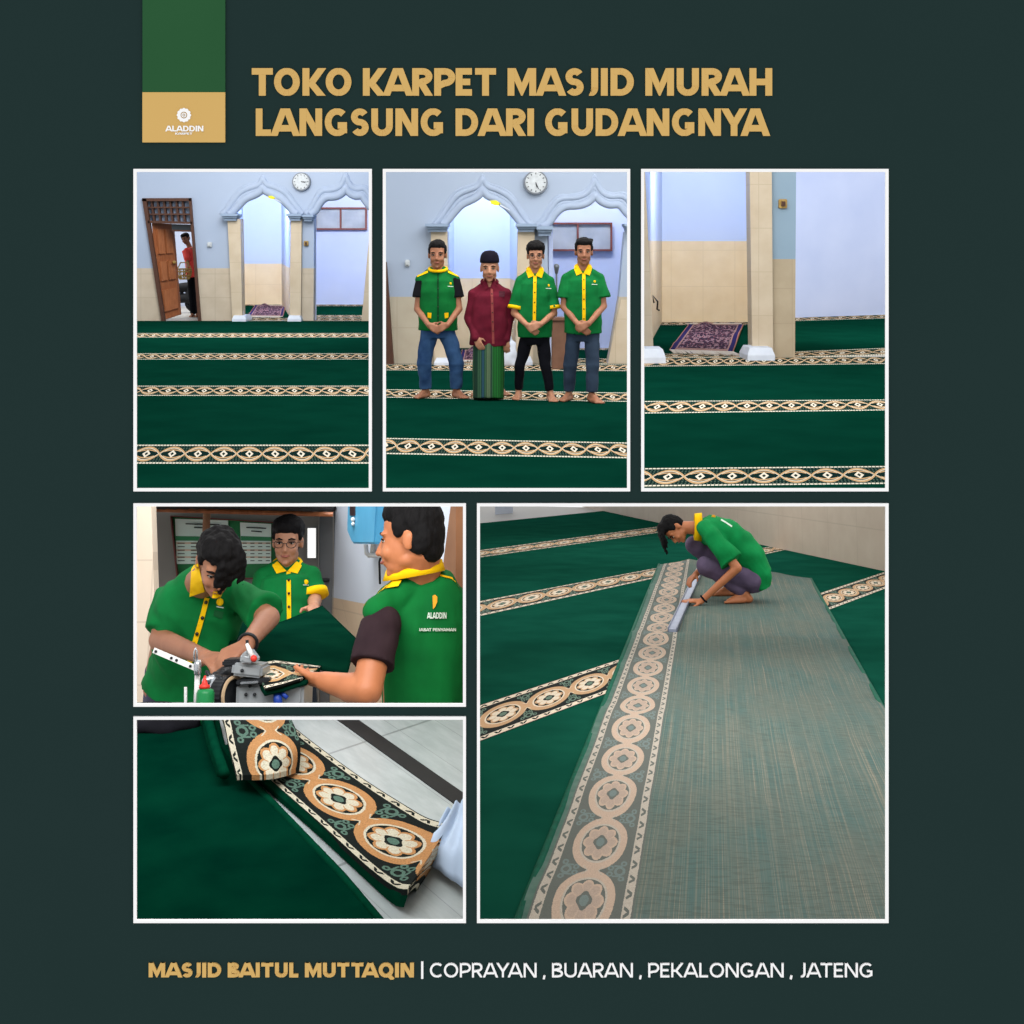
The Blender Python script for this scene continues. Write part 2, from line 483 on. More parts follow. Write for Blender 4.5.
# ------------------------------------------------------------------ the display board
D = 3.0
OPEN = {'door_hall': (134, 169, 372, 491), 'team': (383, 169, 630, 491), 'alcove': (641, 169, 888, 491),
        'work': (134, 503, 466, 706), 'roll': (134, 716, 466, 922), 'back': (477, 503, 888, 922)}
def bp(u, v, y=D): return Vector(((u-CX)/F*D, y, EYE-(v-CY)/F*D))
m_board = mat('board_green', (35, 52, 51), (34, 51, 50), 3, 0.9, spec=0.0)
m_white = mat('white_frame', (250, 250, 250), (247, 247, 247), 5, 0.9, spec=0.0)
m_tan = mat('tan_lettering', (212, 174, 106), (210, 172, 104), 5, 0.9, spec=0.0)
m_ribbon = mat('ribbon_green', (45, 88, 56), (43, 86, 54), 5, 0.9, spec=0.0)
def board():
    g = 1.5
    us = sorted({-60, 1084} | {r[0]+g for r in OPEN.values()} | {r[2]-g for r in OPEN.values()})
    vs = sorted({-60, 1084} | {r[1]+g for r in OPEN.values()} | {r[3]-g for r in OPEN.values()})
    inside = lambda u, v: any(r[0] < u < r[2] and r[1] < v < r[3] for r in OPEN.values())
    bmx = bmesh.new(); idx = {}
    def vt(i, j):
        if (i, j) not in idx: idx[i, j] = bmx.verts.new(bp(us[i], vs[j]))
        return idx[i, j]
    for i in range(len(us)-1):
        for j in range(len(vs)-1):
            if not inside((us[i]+us[i+1])/2, (vs[j]+vs[j+1])/2):
                bmx.faces.new((vt(i, j), vt(i, j+1), vt(i+1, j+1), vt(i+1, j)))
    r = bmesh.ops.extrude_face_region(bmx, geom=bmx.faces[:])
    bmesh.ops.translate(bmx, vec=(0, 0.006, 0), verts=[e for e in r['geom'] if isinstance(e, bmesh.types.BMVert)])
    bmesh.ops.recalc_face_normals(bmx, faces=bmx.faces[:])
    me = bpy.data.meshes.new('display_board'); bmx.to_mesh(me); bmx.free()
    rt = put('display_board', me, m_board, HALL, label='dark green display board that holds six white-framed scenes and the lettering', cat='display board')
    ex = Vector((D/F, 0, 0)); ez = Vector((0, 0, -D/F)); org = Vector((-CX/F*D, D, EYE+CY/F*D))
    def line(txt, u0, u1, v0, v1, m, bold, nm):
        put(nm, text_mesh(txt, HALL, org, ex, ez, u0, u1, v0, v1, 0.003, bold), m, HALL, parent=rt)
    line('TOKO KARPET MASJID MURAH', 252, 772, 68.3, 95.8, m_tan, .235, 'title_lettering')
    line('LANGSUNG DARI GUDANGNYA', 256, 770, 108.6, 136, m_tan, .235, 'title_lettering')
    line('MASJID BAITUL MUTTAQIN', 149, 414, 962.3, 976.6, m_tan, .235, 'caption_lettering')
    line('|', 421.2, 423.4, 962.3, 975, m_white, .15, 'caption_lettering')
    line('COPRAYAN , BUARAN , PEKALONGAN , JATENG', 430, 872, 962.6, 976.6, m_white, .125, 'caption_lettering')
board()
LBL = {'door_hall': 'white frame round the hall with the open wooden door', 'team': 'white frame round the four standing men',
       'alcove': 'white frame round the tiled pillar and fringed rug, top right', 'work': 'white frame round the three men at the machine',
       'roll': 'white frame round the folded border strip, bottom left', 'back': 'large white frame round the squatting man and upturned carpet'}
for k, (a, b, c, d) in OPEN.items():
    mb = MB(); t = 3.0
    for (x0, y0, x1, y1) in ((a, b, c, b+t), (a, d-t, c, d), (a, b+t, a+t, d-t), (c-t, b+t, c, d-t)):
        p, q = bp(x0, y0), bp(x1, y1)
        mb.box(((p.x+q.x)/2, D-0.0026, (p.z+q.z)/2), (q.x-p.x, 0.005, p.z-q.z))
    mb.put('picture_frame', m_white, HALL, label=LBL[k], cat='frame', group='white frames on the board')
# hanging ribbon with badge
rb = thing('hanging_ribbon', HALL, bp(184, 142, D-0.004), 'green ribbon with tan emblem badge hanging at the top left of the board', 'ribbon')
def bx(mb, u0, v0, u1, v1, y, t):
    p, q = bp(u0, v0), bp(u1, v1); return mb.box(((p.x+q.x)/2, y, (p.z+q.z)/2), (q.x-p.x, t, p.z-q.z))
bx(MB(), 143, -30, 225.5, 92.5, D-0.0023, 0.004).put('ribbon_cloth', m_ribbon, HALL, parent=rb)
bd = bx(MB(), 143, 92.5, 225.5, 142.5, D-0.0027, 0.005).put('badge', m_tan, HALL, parent=rb)
def logo(place, c, ex, ez, r, m, parent):
    """rosette: scalloped ring round a smaller ring and a dot"""
    c, ex, ez = Vector(c), Vector(ex).normalized(), Vector(ez).normalized(); nn = ex.cross(ez).normalized()*-1
    mb = MB(); n = 72
    def ring(ro, ri, sc=0.0):
        vs = []; fs = []
        for k in range(n):
            a = 2*PI*k/n; o = ro*(1+sc*abs(math.cos(a*6)))
            for rr in (o, ri):
                for w in (0, 0.0025): vs.append(c+(ex*math.cos(a)+ez*math.sin(a))*rr-nn*w)
        for k in range(n):
            i, j = k*4, ((k+1) % n)*4
            fs += [(i, j, j+1, i+1), (i+2, i+3, j+3, j+2), (i+1, j+1, j+3, i+3), (i, i+2, j+2, j)]
        mb.add(vs, fs)
    ring(r*0.86, r*0.46, 0.14); ring(r*0.33, r*0.2); ring(r*0.1, 0.0001)
    mb.put('emblem', m, place, parent=parent)
logo(HALL, bp(184.7, 115.4, D-0.0055), (1, 0, 0), (0, 0, 1), 7.3*D/F, m_white, bd)
ex_, ez_, og_ = Vector((D/F, 0, 0)), Vector((0, 0, -D/F)), Vector((-CX/F*D, D-0.005, EYE+CY/F*D))
put('badge_lettering', text_mesh('ALADDIN', HALL, og_, ex_, ez_, 166, 204, 126, 131.6, 0.002, 0.2), m_white, HALL, parent=bd)
put('badge_lettering', text_mesh('KARPET', HALL, og_, ex_, ez_, 176, 193, 132.8, 134.8, 0.002, 0.2), m_white, HALL, parent=bd)
# ------------------------------------------------------------------ figures
m_skin = mat('skin_tan', (158, 108, 80), (142, 92, 68), 12, 0.55, spec=0.35)
m_skin_l = mat('skin_light', (176, 126, 98), (160, 110, 84), 12, 0.55, spec=0.35)
m_skin_w = mat('skin_warm', (188, 118, 78), (172, 104, 66), 12, 0.5, spec=0.4)
m_hair = mat('black_hair', (14, 12, 13), (6, 5, 6), 90, 0.75, spec=0.15, bmp=0.5, stretch=(1, 1, 0.3))
m_eye = mat('eye_white', (190, 180, 170), rough=0.3)
m_iris = mat('dark_iris', (28, 18, 14), rough=0.2)
m_lip = mat('lips', (150, 84, 74), rough=0.5)
m_green = mat('shirt_green', (6, 112, 54), (3, 92, 42), 9, 0.85, bmp=0.25, spec=0.15)
m_green_d = mat('vest_green', (6, 106, 46), (3, 88, 38), 9, 0.85, bmp=0.25, spec=0.15)
m_yellow = mat('yellow_trim', (244, 198, 8), (232, 180, 4), 12, 0.8, spec=0.15)
m_black = mat('black_cloth', (22, 22, 28), (14, 14, 18), 12, 0.9, spec=0.1)
m_brownblack = mat('brown_black_cloth', (52, 38, 42), (40, 28, 32), 12, 0.9, spec=0.1)
m_button = mat('dark_button', (30, 26, 20), rough=0.4)
m_logo_w = mat('white_print', (206, 222, 206), rough=0.8)
m_spec = mat('spectacle_frame', (24, 22, 26), rough=0.3)
m_nail = mat('nail', (214, 168, 146), rough=0.35)

def headmat(c, fwd, up, sc=1.0):
    f = Vector(fwd).normalized(); u = Vector(up); u = (u-f*u.dot(f)).normalized()
    y = -f; x = y.cross(u)
    M = Matrix((x, y, u)).transposed().to_4x4()
    return Matrix.Translation(Vector(c)) @ M @ Matrix.Scale(sc, 4)

def head_prims(mb, H, ear=1.0, jaw=1.0):
    R = H.to_3x3()
    def e(c, r): mb.sphere(H @ Vector(c), r, R, 18, 12)
    def cc(a, b, ra, rb): mb.cone(H @ Vector(a), H @ Vector(b), ra*H.median_scale, rb*H.median_scale)
    e((0, .012, .035), (.074, .092, .085))
    e((0, -.030, -.02), (.060, .060, .085))
    e((0, -.042, -.074), (.043*jaw, .042, .036)); e((0, -.068, -.098), (.021, .019, .016))
    e((0, -.01, -.062), (.055*jaw, .052, .034))
    for s_ in (-1, 1):
        e((s_*.033, -.062, -.034), (.025, .024, .026))
        e((s_*.031, -.068, .023), (.026, .015, .009))
        e((s_*.073, .014, -.010), (.009*ear, .018, .029)); e((s_*.077, .020, .002), (.006*ear, .015, .018))
        e((s_*.013, -.093, -.036), (.009, .010, .008))
    cc((0, -.083, .008), (0, -.106, -.032), .008, .0115)
    e((0, -.083, -.060), (.024, .014, .016))
def head_parts(rt, H, hair=None, glasses=False, place=None, brow=True, smile=False, ein=0.0):
    R = H.to_3x3(); P = lambda *c: H @ Vector(c); k = H.median_scale
    for s_ in (-1, 1):
        w = MB().sphere(P(s_*.031, -.0775+ein, .001), (.0120, .008, .0046), R).put('eye', m_eye, place, smooth=True, parent=rt)
        MB().sphere(P(s_*.031, -.0842+ein, .001), (.0056, .003, .0048), R).put('iris', m_iris, place, smooth=True, parent=w)
        MB().tube([P(s_*.014, -.088+ein, .019), P(s_*.031, -.087+ein, .0255), P(s_*.050, -.075+ein, .020)], [.003*k, .0052*k, .0026*k], 6).put('eyebrow', m_hair, place, smooth=True, parent=rt)
        MB().tube([P(s_*.017, -.0865+ein, .004), P(s_*.031, -.088+ein, .0085), P(s_*.046, -.078+ein, .004)], .0024*k, 6).put('eyelid', m_hair, place, smooth=True, parent=rt)
    z = .004 if smile else 0
    MB().tube([P(-.024, -.085, -.060+z), P(-.01, -.0955, -.0635), P(.01, -.0955, -.0635), P(.024, -.085, -.060+z)], [.002*k, .0052*k, .0052*k, .002*k], 8).put('lips', m_lip, place, smooth=True, parent=rt)
    if glasses:
        mb = MB()
        for s_ in (-1, 1):
            pts = [P(s_*.033+.024*math.cos(a), -.098+abs(math.cos(a)-(-s_))*0.0+.006*(s_*math.cos(a)), -.002+.018*math.sin(a)) for a in [2*PI*i/20 for i in range(21)]]
            mb.tube(pts, .0018*k, 6)
            mb.tube([P(s_*.057, -.092, .004), P(s_*.078, -.03, .004), P(s_*.082, .01, .004)], .0016*k, 6)
        mb.tube([P(-.010, -.104, .002), P(0, -.106, .005), P(.010, -.104, .002)], .0016*k, 6)
        mb.put('spectacles', m_spec, place, smooth=True, parent=rt)
def hair_prims(mb, H, style='short', rnd=1, fx=(-.07, .07)):
    R = H.to_3x3(); k = H.median_scale
    rs = random.Random(rnd)
    def e(c, r): mb.sphere(H @ Vector(c), r, R, 18, 12)
    e((0, .024, .050), (.080, .090, .080)); e((0, .046, .012), (.075, .068, .075))
    for s_ in (-1, 1): e((s_*.066, -.012, .040), (.014, .030, .034))
    if style == 'short':
        e((0, -.016, .078), (.068, .064, .042))
    if style == 'full':
        e((0, -.012, .080), (.080, .080, .052)); e((0, .03, .065), (.088, .09, .075))
        for i in range(46):
            a = rs.uniform(0, 2*PI); r = rs.uniform(0, .075)
            e((r*math.cos(a), .0+r*1.05*math.sin(a), .118-r*r*4+rs.uniform(-.004, .006)), (.014, .014, .014))
    if style == 'side':
        e((.0, -.012, .082), (.072, .070, .044))
        for i in range(14):
            t = i/13
            mb.cone(H @ Vector((-.06+.12*t, -.05, .085+.02*math.sin(t*PI))), H @ Vector((-.05+.12*t, .02, .118-.03*abs(t-.5))), .013*k, .016*k)
    if style == 'fringe':
        e((0, -.010, .080), (.080, .082, .054)); e((0, .036, .045), (.084, .086, .086))
        for i in range(40):
            x = rs.uniform(fx[0], fx[1])
            y = -.066+abs(x)*.35
            L = rs.uniform(.05, .12)*(1-abs(x)*3)
            p = [(x*.7, -.03, .115), (x, y-.01, .09), (x*1.1, y-.035, .05), (x*1.12+rs.uniform(-.01, .01), y-.045, .05-L)]
            mb.tube([H @ Vector(q) for q in p], [.013*k, .014*k, .011*k, .0035*k], 6)
def hand(mb, w, d, n, side, curl=0.35, sc=1.0, spread=0.0, thumb=0.7, closed=False):
    """w wrist, d towards fingers, n direction the palm faces, side +1/-1 gives the thumb side"""
    d = Vector(d).normalized(); n = Vector(n); n = (n-d*n.dot(d)).normalized(); s_ = d.cross(n)*side
    w = Vector(w); q = lambda a, b, c=0: w+(d*a+s_*b+n*c)*sc
    for i in range(4):
        mb.cone(q(.0, (i-1.5)*.008), q(.078, (i-1.5)*.0205), .0175*sc, .0125*sc)
    mb.cone(q(.01, .02, .006), q(.045, .03, .008), .016*sc, .013*sc)
    Ls = (.060, .074, .080, .072) if side else (0,)*4
    for i in range(4):
        L = (.058, .072, .078, .070)[i]*sc
        p = q(.080, (i-1.5)*.0205+0); dd = (d+s_*((i-1.5)*spread)).normalized(); a = curl*(0.7 if not closed else 1)
        for j, fr in enumerate((.45, .31, .24)):
            dd = (dd*math.cos(a)+n*math.sin(a)); nx = n*math.cos(a)-dd*0
            e_ = p+dd.normalized()*L*fr
            mb.cone(p, e_, (.0095-.0008*j)*sc, (.0088-.001*j)*sc, 10)
            p = e_; a = curl*1.1
            # bend the palm normal with the finger
            dd = dd.normalized()
    t0 = q(.022, .028, .004); t1 = t0+(d*.6+s_*thumb+n*.25).normalized()*.042*sc
    t2 = t1+(d*.95+s_*thumb*.35+n*.35).normalized()*.032*sc
    mb.cone(t0, t1, .013*sc, .0105*sc, 10); mb.cone(t1, t2, .0105*sc, .0085*sc, 10)
def foot(mb, ankle, d, sc=1.0, z0=None):
    """ankle joint, horizontal direction to the toes; sole rests at z0"""
    a = Vector(ankle); d = Vector(d); d.z = 0; d.normalize(); s_ = Vector((d.y, -d.x, 0)); z = z0 if z0 is not None else a.z-.08*sc
    f = lambda x, y, h: Vector((a.x, a.y, 0))+(d*x+s_*y)*sc+Vector((0, 0, z+h*sc))
    mb.cone(a, f(-.03, 0, .034), .034*sc, .034*sc)
    mb.cone(f(-.035, 0, .03), f(.10, .008, .026), .031*sc, .025*sc)
    mb.cone(a, f(.10, -.008, .028), .032*sc, .026*sc)
    mb.cone(f(.02, -.015, .024), f(.13, -.02, .02), .024*sc, .021*sc)
    mb.cone(f(.02, .015, .024), f(.12, .024, .018), .024*sc, .019*sc)
    for i in range(5):
        L = (.185, .180, .170, .158, .145)[i]; y = -.030+.0165*i
        r = .0125 if i == 0 else .0092
        mb.cone(f(.12, y, .016), f(L-.012, y*1.1, r), r*sc*1.1, r*sc)

class Surf:
    """set of part meshes one can lay trim on"""
    def __init__(s, place, *roots):
        vs, fs = [], []
        for r in roots:
            k = len(vs); b = r.base
            vs += [v.co+b for v in r.o.data.vertices]
            fs += [tuple(i+k for i in p.vertices) for p in r.o.data.polygons]
        s.t = BVHTree.FromPolygons(vs, fs); s.place = place
    def hit(s, u, v, off=0.003):
        d = s.place.ray(u, v).normalized()
        r = s.t.ray_cast(s.place.eye, d)
        if r[0] is None:
            q = s.t.find_nearest(s.place.eye+d*s.last) if hasattr(s, 'last') else (None,)
            if q[0] is None: return None
            return q[0]-d*off
        s.last = r[3]
        return r[0]-d*off
def trim(surf, name, quad, m, parent, nu=8, nv=8, off=0.004, thick=0.004, relax=2):
    """cloth piece lying on the garment between four corners (a, b, c, d)"""
    a, b, c, d = [Vector(q) for q in quad]; g = []
    for j in range(nv+1):
        row = []
        for i in range(nu+1):
            s_, t = i/nu, j/nv
            p = a*(1-s_)*(1-t)+b*s_*(1-t)+c*s_*t+d*(1-s_)*t
            row.append(surf.hit(p.x, p.y, off))
        g.append(row)
    flat = [p for r in g for p in r if p is not None]
    if not flat: return None
    g = [[p if p is not None else flat[0] for p in r] for r in g]
    for _ in range(relax):
        h = [r[:] for r in g]
        for j in range(nv+1):
            for i in range(nu+1):
                nb = [g[y][x] for y, x in ((j-1, i), (j+1, i), (j, i-1), (j, i+1)) if 0 <= y <= nv and 0 <= x <= nu]
                e0 = surf.place.eye; L = sum((q-e0).length for q in nb)/len(nb); L0 = (g[j][i]-e0).length
                L = min(L0, 0.5*L+0.5*L0)
                h[j][i] = e0+(g[j][i]-e0).normalized()*L
        g = h
    mb = MB(); W_ = nu+1; vs = []; fs = []
    back = [surf.place.eye+(p-surf.place.eye)*(1+thick/(p-surf.place.eye).length) for r in g for p in r]
    vs = [p for r in g for p in r]+back; K = W_*(nv+1)
    for j in range(nv):
        for i in range(nu):
            q = (j*W_+i, j*W_+i+1, (j+1)*W_+i+1, (j+1)*W_+i)
            fs += [q[::-1], tuple(x+K for x in q)]
    ring = [(0, i) for i in range(nu)]+[(j, nu) for j in range(nv)]+[(nv, i) for i in range(nu, 0, -1)]+[(j, 0) for j in range(nv, 0, -1)]
    for (j, i), (j2, i2) in zip(ring, ring[1:]+ring[:1]):
        p_, q_ = j*W_+i, j2*W_+i2; fs.append((p_, q_, q_+K, p_+K))
    mb.add(vs, fs)
    return mb.put(name, m, surf.place, smooth=False, parent=parent)
def strip_trim(surf, name, line, w, m, parent, off=0.004, n=14, thick=0.004):
    """narrow band along a polyline of points"""
    line = [Vector(p) for p in line]; pts = []
    for a, b in zip(line, line[1:]):
        k = max(2, int(n/len(line)))
        pts += [a+(b-a)*i/k for i in range(k)]
    pts.append(line[-1]); mb = MB(); vs = []; e0 = surf.place.eye
    for i, p in enumerate(pts):
        d = (pts[min(i+1, len(pts)-1)]-pts[max(i-1, 0)]).normalized(); s_ = Vector((-d.y, d.x))*w/2
        L = surf.hit((p-s_).x, (p-s_).y, off); R_ = surf.hit((p+s_).x, (p+s_).y, off)
        if L is None or R_ is None: continue
        for q in (L, R_):
            vs += [q, e0+(q-e0)*(1+thick/(q-e0).length)]
    fs = []
    k = len(vs)//4
    for i in range(k-1):
        a, b = i*4, i*4+4
        fs += [(a, a+2, b+2, b), (a+1, b+1, b+3, a+3), (a, b, b+1, a+1), (a+2, a+3, b+3, b+2)]
    if k < 2: return None
    fs += [(0, 1, 3, 2), (k*4-4, k*4-2, k*4-1, k*4-3)]
    mb.add(vs, fs)
    return mb.put(name, m, surf.place, parent=parent)
def dot(surf, name, uv, r, m, parent, off=0.006):
    p = surf.hit(uv[0], uv[1], off)
    if p is None: return
    return MB().sphere(p, (r, 0.004, r), None, 10, 6).put(name, m, surf.place, smooth=True, parent=parent)
# ------------------------------------------------------------------ the prayer hall, seen three times
GREEN = mat('carpet_pile', (5, 52, 39), (3, 43, 32), 1.6, 1.0, spec=0.0, bmp=0.0, detail=6)
m_band = hall_band('carpet_border')
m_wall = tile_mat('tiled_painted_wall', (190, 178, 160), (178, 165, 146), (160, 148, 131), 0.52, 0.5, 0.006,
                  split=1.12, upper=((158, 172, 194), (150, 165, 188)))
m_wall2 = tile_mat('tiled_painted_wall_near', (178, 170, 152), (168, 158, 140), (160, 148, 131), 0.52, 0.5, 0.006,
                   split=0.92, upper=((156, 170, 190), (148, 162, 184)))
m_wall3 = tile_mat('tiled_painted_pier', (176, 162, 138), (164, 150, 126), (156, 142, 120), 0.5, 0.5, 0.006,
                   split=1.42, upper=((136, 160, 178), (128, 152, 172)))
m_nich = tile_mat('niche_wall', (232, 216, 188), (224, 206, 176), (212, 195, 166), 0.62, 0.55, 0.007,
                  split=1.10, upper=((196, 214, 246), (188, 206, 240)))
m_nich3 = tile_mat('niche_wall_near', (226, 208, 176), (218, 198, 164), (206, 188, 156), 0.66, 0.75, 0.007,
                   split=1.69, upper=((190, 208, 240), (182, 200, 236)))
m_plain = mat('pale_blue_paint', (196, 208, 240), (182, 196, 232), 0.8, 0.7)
m_tilepier = tile_mat('beige_pillar_tile', (196, 182, 160), (184, 168, 144), (170, 155, 132), 0.7, 0.62, 0.005)
m_mould = mat('arch_moulding', (158, 172, 194), (152, 166, 188), 4, 0.7)
m_cap = mat('capital_paint', (140, 158, 182), (134, 152, 176), 4, 0.7)
m_plinth = mat('white_plinth', (206, 214, 226), (194, 202, 216), 6, 0.6)
m_wood = mat('brown_wood', (168, 104, 66), (138, 80, 48), 6, 0.45, stretch=(6, 6, 1), spec=0.4)
m_wood_d = mat('dark_wood', (84, 52, 38), (62, 38, 28), 8, 0.5, stretch=(6, 6, 1))
m_redwood = mat('red_brown_frame', (122, 66, 62), (104, 54, 52), 8, 0.5)
m_pane = mat('frosted_pane', (176, 184, 196), (140, 150, 166), 2.5, 0.3)
m_floor = tile_mat('pale_floor_tile', (186, 184, 178), (176, 172, 166), (150, 146, 140), 1.2, 1.2, 0.01)
m_div = mat('side_wall_paint', (160, 180, 208), (152, 172, 200), 1, 0.8)
m_dark = mat('dark_gap', (24, 26, 30), rough=0.8)
m_gold = mat('brass_plate', (176, 146, 84), (150, 120, 60), 20, 0.4)
m_clock = mat('clock_face', (196, 202, 206), rough=0.5)
m_clockrim = mat('clock_rim', (110, 116, 124), rough=0.4, metal=0.3)
m_yel = mat('yellow_star', (236, 226, 30), rough=0.5)

def divider(u, name, ya, yb):
    P = HALL.dp
    low = lambda y: 0.0
    hi = lambda y: 3.6
    x = lambda y: (u-CX)/F*y
    ys = [ya, yb]
    pts = [Vector((x(y), y, low(y))) for y in ys]+[Vector((x(y), y, hi(y))) for y in ys[::-1]]
    MB().prism(pts, (0.02, 0, 0)).put(name, m_div, HALL, kind='structure')
MB().prism([Vector(((477-CX)/F*y, y, EYE-(v-CY)/F*y)) for y, v in ((3.02, 499), (9.0, 499), (9.0, 935), (3.02, 935))], (-.004, 0, 0)).put('wall_between_lower_scenes', mat('beige_divider', (200, 186, 168), (190, 174, 156), 2, .7), HALL, kind='structure')
for u, nm, ya, yb in ((378, 'wall_middle_left', 18.99, 37), (635.5, 'wall_middle_right', 18.99, 31)):
    divider(u, nm, ya, yb)

def quadslab(name, m, place, corners, z0, z1, period=None, u0=0.0, slant=0.0, **k):
    """slab on the ground; corners far-left, far-right, near-right, near-left (Vectors)"""
    c = [Vector((p.x, p.y, 0)) for p in corners]
    vs = [Vector((p.x, p.y, z1)) for p in c]+[Vector((p.x, p.y, z0)) for p in c]
    if period:
        uv = [((p.x-c[0].x-(p.y-c[0].y)*slant)/period+u0, vv) for p, vv in zip(c, (1, 1, 0, 0))]
    else: uv = [(p.x, p.y) for p in c]
    me = mesh_from(vs, [(3, 2, 1, 0)[::-1] if False else (0, 3, 2, 1), (4, 5, 6, 7), (0, 1, 5, 4), (1, 2, 6, 5), (2, 3, 7, 6), (3, 0, 4, 7)], uv+uv)
    return put(name, me, m, place, **k)

def runs(u0, u1, far, strips, near, period, labels, group, phase=0.0, uc=506):
    """carpet runs laid side by side, each closing with a woven border band; v values are (left, right)"""
    f = far
    for i, (a, b) in enumerate(strips+[(near, None)]):
        p = lambda u, v: HALL.fl(u, v)
        nl = b or a
        base = (HALL.fl((u0+u1)/2, (f[0]+nl[0])/2)); 
        t = thing('prayer_carpet', HALL, base, labels[i], 'carpet', group)
        quadslab('carpet_pile_field', GREEN, HALL, (p(u0, f[0]), p(u1, f[1]), p(u1, a[1]), p(u0, a[0])), 0.002, 0.014, parent=t)
        if b:
            quadslab('border_band', m_band, HALL, (p(u0, a[0]), p(u1, a[1]), p(u1, b[1]), p(u0, b[0])), 0.002, 0.014, period, phase, (uc-CX)/F, parent=t)
            f = b

def wallpart(name, pts2, yw, m, th=0.3, kind='structure', **k):
    pts = [HALL.dp(u, v, yw) for u, v in pts2]
    mb = MB().prism(pts, (0, th, 0))
    return mb.put(name, m, HALL, kind=kind, base=(pts[0].x, yw, 0), **k) if kind else mb.put(name, m, HALL, **k)
def wall_uv(r):
    b = r.base; l = r.o.data.uv_layers[0]
    return r

ARCH = smooth_line([(229.7,214,0),(233.5,212.5,0),(239.3,206,0),(245.8,199.6,0),(254.6,196.4,0),(260.3,192.6,0),(262.7,188.5,0),(266,193,0),(273,195.6,0),(282,200.5,0),(289.3,207.5,0),(293.5,212.5,0),(296,214,0)], 2, keep=(6,))
ARCHO = smooth_line([(220,214,0),(224.8,209,0),(230,201,0),(239,188.5,0),(249,184.5,0),(258.7,182.7,0),(262.7,175.5,0),(266.7,182.7,0),(276,184.5,0),(287,190,0),(295,202,0),(301,209.5,0),(305,214,0)], 2, keep=(6,))
LOBE = smooth_line([(311,214,0),(315.9,211.5,0),(319,205,0),(325.5,198,0),(336,198,0),(342.5,194.5,0),(346,189.5,0),(349.5,194.5,0),(355.4,197.5,0),(361.8,196.4,0),(365,202,0),(370,208,0),(373,214,0)], 2, keep=(6,))
LOBEO = smooth_line([(304,214,0),(309,209,0),(313.5,200,0),(320,187.5,0),(331,188,0),(341,184,0),(345.5,171,0),(350,183,0),(357,187,0),(366,185,0),(371,192,0),(377,200,0),(383,210,0)], 2, keep=(6,))
def amap(src, f): return [f(p.x, p.y) for p in src]

def moulding(inner, outer, yw, n0):
    for i, t in enumerate((0.10, 0.42, 0.74, 0.97)):
        ln = [(a[0]*(1-t)+b[0]*t, a[1]*(1-t)+b[1]*t) for a, b in zip(inner, outer)]
        w = 0.10 if i % 2 == 0 else 0.06
        pts = [HALL.dp(u, v, yw) for u, v in ln]
        w = w*yw/29.0
        MB().tube([p+Vector((0, .01, 0)) for p in pts], [w*(.85-.1*i)]*len(pts), 10).put('trim_%d' % (n0+i), m_mould, HALL, smooth=True, kind='structure')

def clock(u, v, r, yw, label, hands):
    c = HALL.dp(u, v, yw); rr = r*yw/F
    t = thing('wall_clock', HALL, c, label, 'clock')
    def disc(nm, ra, y0, y1, m, par):
        a, b = [[Vector((c.x+q*math.cos(2*PI*k/40), y, c.z+q*math.sin(2*PI*k/40))) for k in range(40)] for q, y in ((ra, y0), (ra*0.97, y1))]
        return MB().loft([a, b]).put(nm, m, HALL, parent=par)
    disc('clock_case', rr, yw, yw-0.08, m_clockrim, t)
    f = disc('clock_dial', rr*0.86, yw-0.08, yw-0.09, m_clock, t)
    for k in range(12):
        a = k*PI/6; q = 0.72*rr
        M = Matrix.Rotation(-a, 3, 'Y')
        MB().box((c.x+q*math.sin(a), yw-0.094, c.z+q*math.cos(a)), (0.035*rr*1.6, 0.01, 0.14*rr), Matrix.Rotation(a, 3, 'Y')).put('hour_mark', m_dark, HALL, parent=f)
    for L, a, w in ((0.42, hands[0], .07), (0.6, hands[1], .045)):
        MB().box((c.x+L/2*rr*math.sin(a), yw-0.102, c.z+L/2*rr*math.cos(a)), (w*rr, 0.008, L*rr), Matrix.Rotation(a, 3, 'Y')).put('clock_hand', m_dark, HALL, parent=f)
def window(n, u0, v0, u1, v1, yw, um):
    a, b = HALL.dp(u0, v0, yw), HALL.dp(u1, v1, yw); w = 1.8*yw/F
    fr = MB(); cx, cz = (a.x+b.x)/2, (a.z+b.z)/2
    fr.box((cx, yw-0.05, a.z-w/2), (b.x-a.x, 0.12, w)); fr.box((cx, yw-0.05, b.z+w/2), (b.x-a.x, 0.12, w))
    xm = HALL.dp(um, v0, yw).x
    for x in (a.x+w/2, xm, b.x-w/2): fr.box((x, yw-0.05, cz), (w, 0.12, a.z-b.z-2*w))
    r = fr.put('window_%d' % n, m_redwood, HALL, kind='structure')
    for x0, x1 in ((a.x+w, xm-w/2), (xm+w/2, b.x-w)):
        MB().box(((x0+x1)/2, yw-0.03, cz), (x1-x0, 0.02, a.z-b.z-2*w)).put('window_pane', m_pane, HALL, parent=r)
def column(nm, q, yw, m, th=0.35, out=0.14):
    pts = [HALL.dp(u, v, yw-out) for u, v in q]
    return MB().prism(pts, (0, th, 0)).put(nm, m, HALL, kind='structure')
_tn = [20]
def capital(u0, u1, v0, v1, yw, m=None):
    for i, (g, a, b) in enumerate(((0, 0, .35), (1.2, .35, .62), (2.2, .62, 1))):
        x0, x1 = HALL.dp(u0+g, v0, yw).x, HALL.dp(u1-g, v0, yw).x
        z0, z1 = HALL.dp(0, v0+(v1-v0)*a, yw).z, HALL.dp(0, v0+(v1-v0)*b, yw).z
        mb = MB() if i == 0 else mb
        mb.box(((x0+x1)/2, yw-0.1+0.03*i, (z0+z1)/2), (x1-x0, 0.5-0.05*i, z0-z1))
    _tn[0] += 1
    mb.put('trim_%d' % _tn[0], m_cap, HALL, kind='structure')
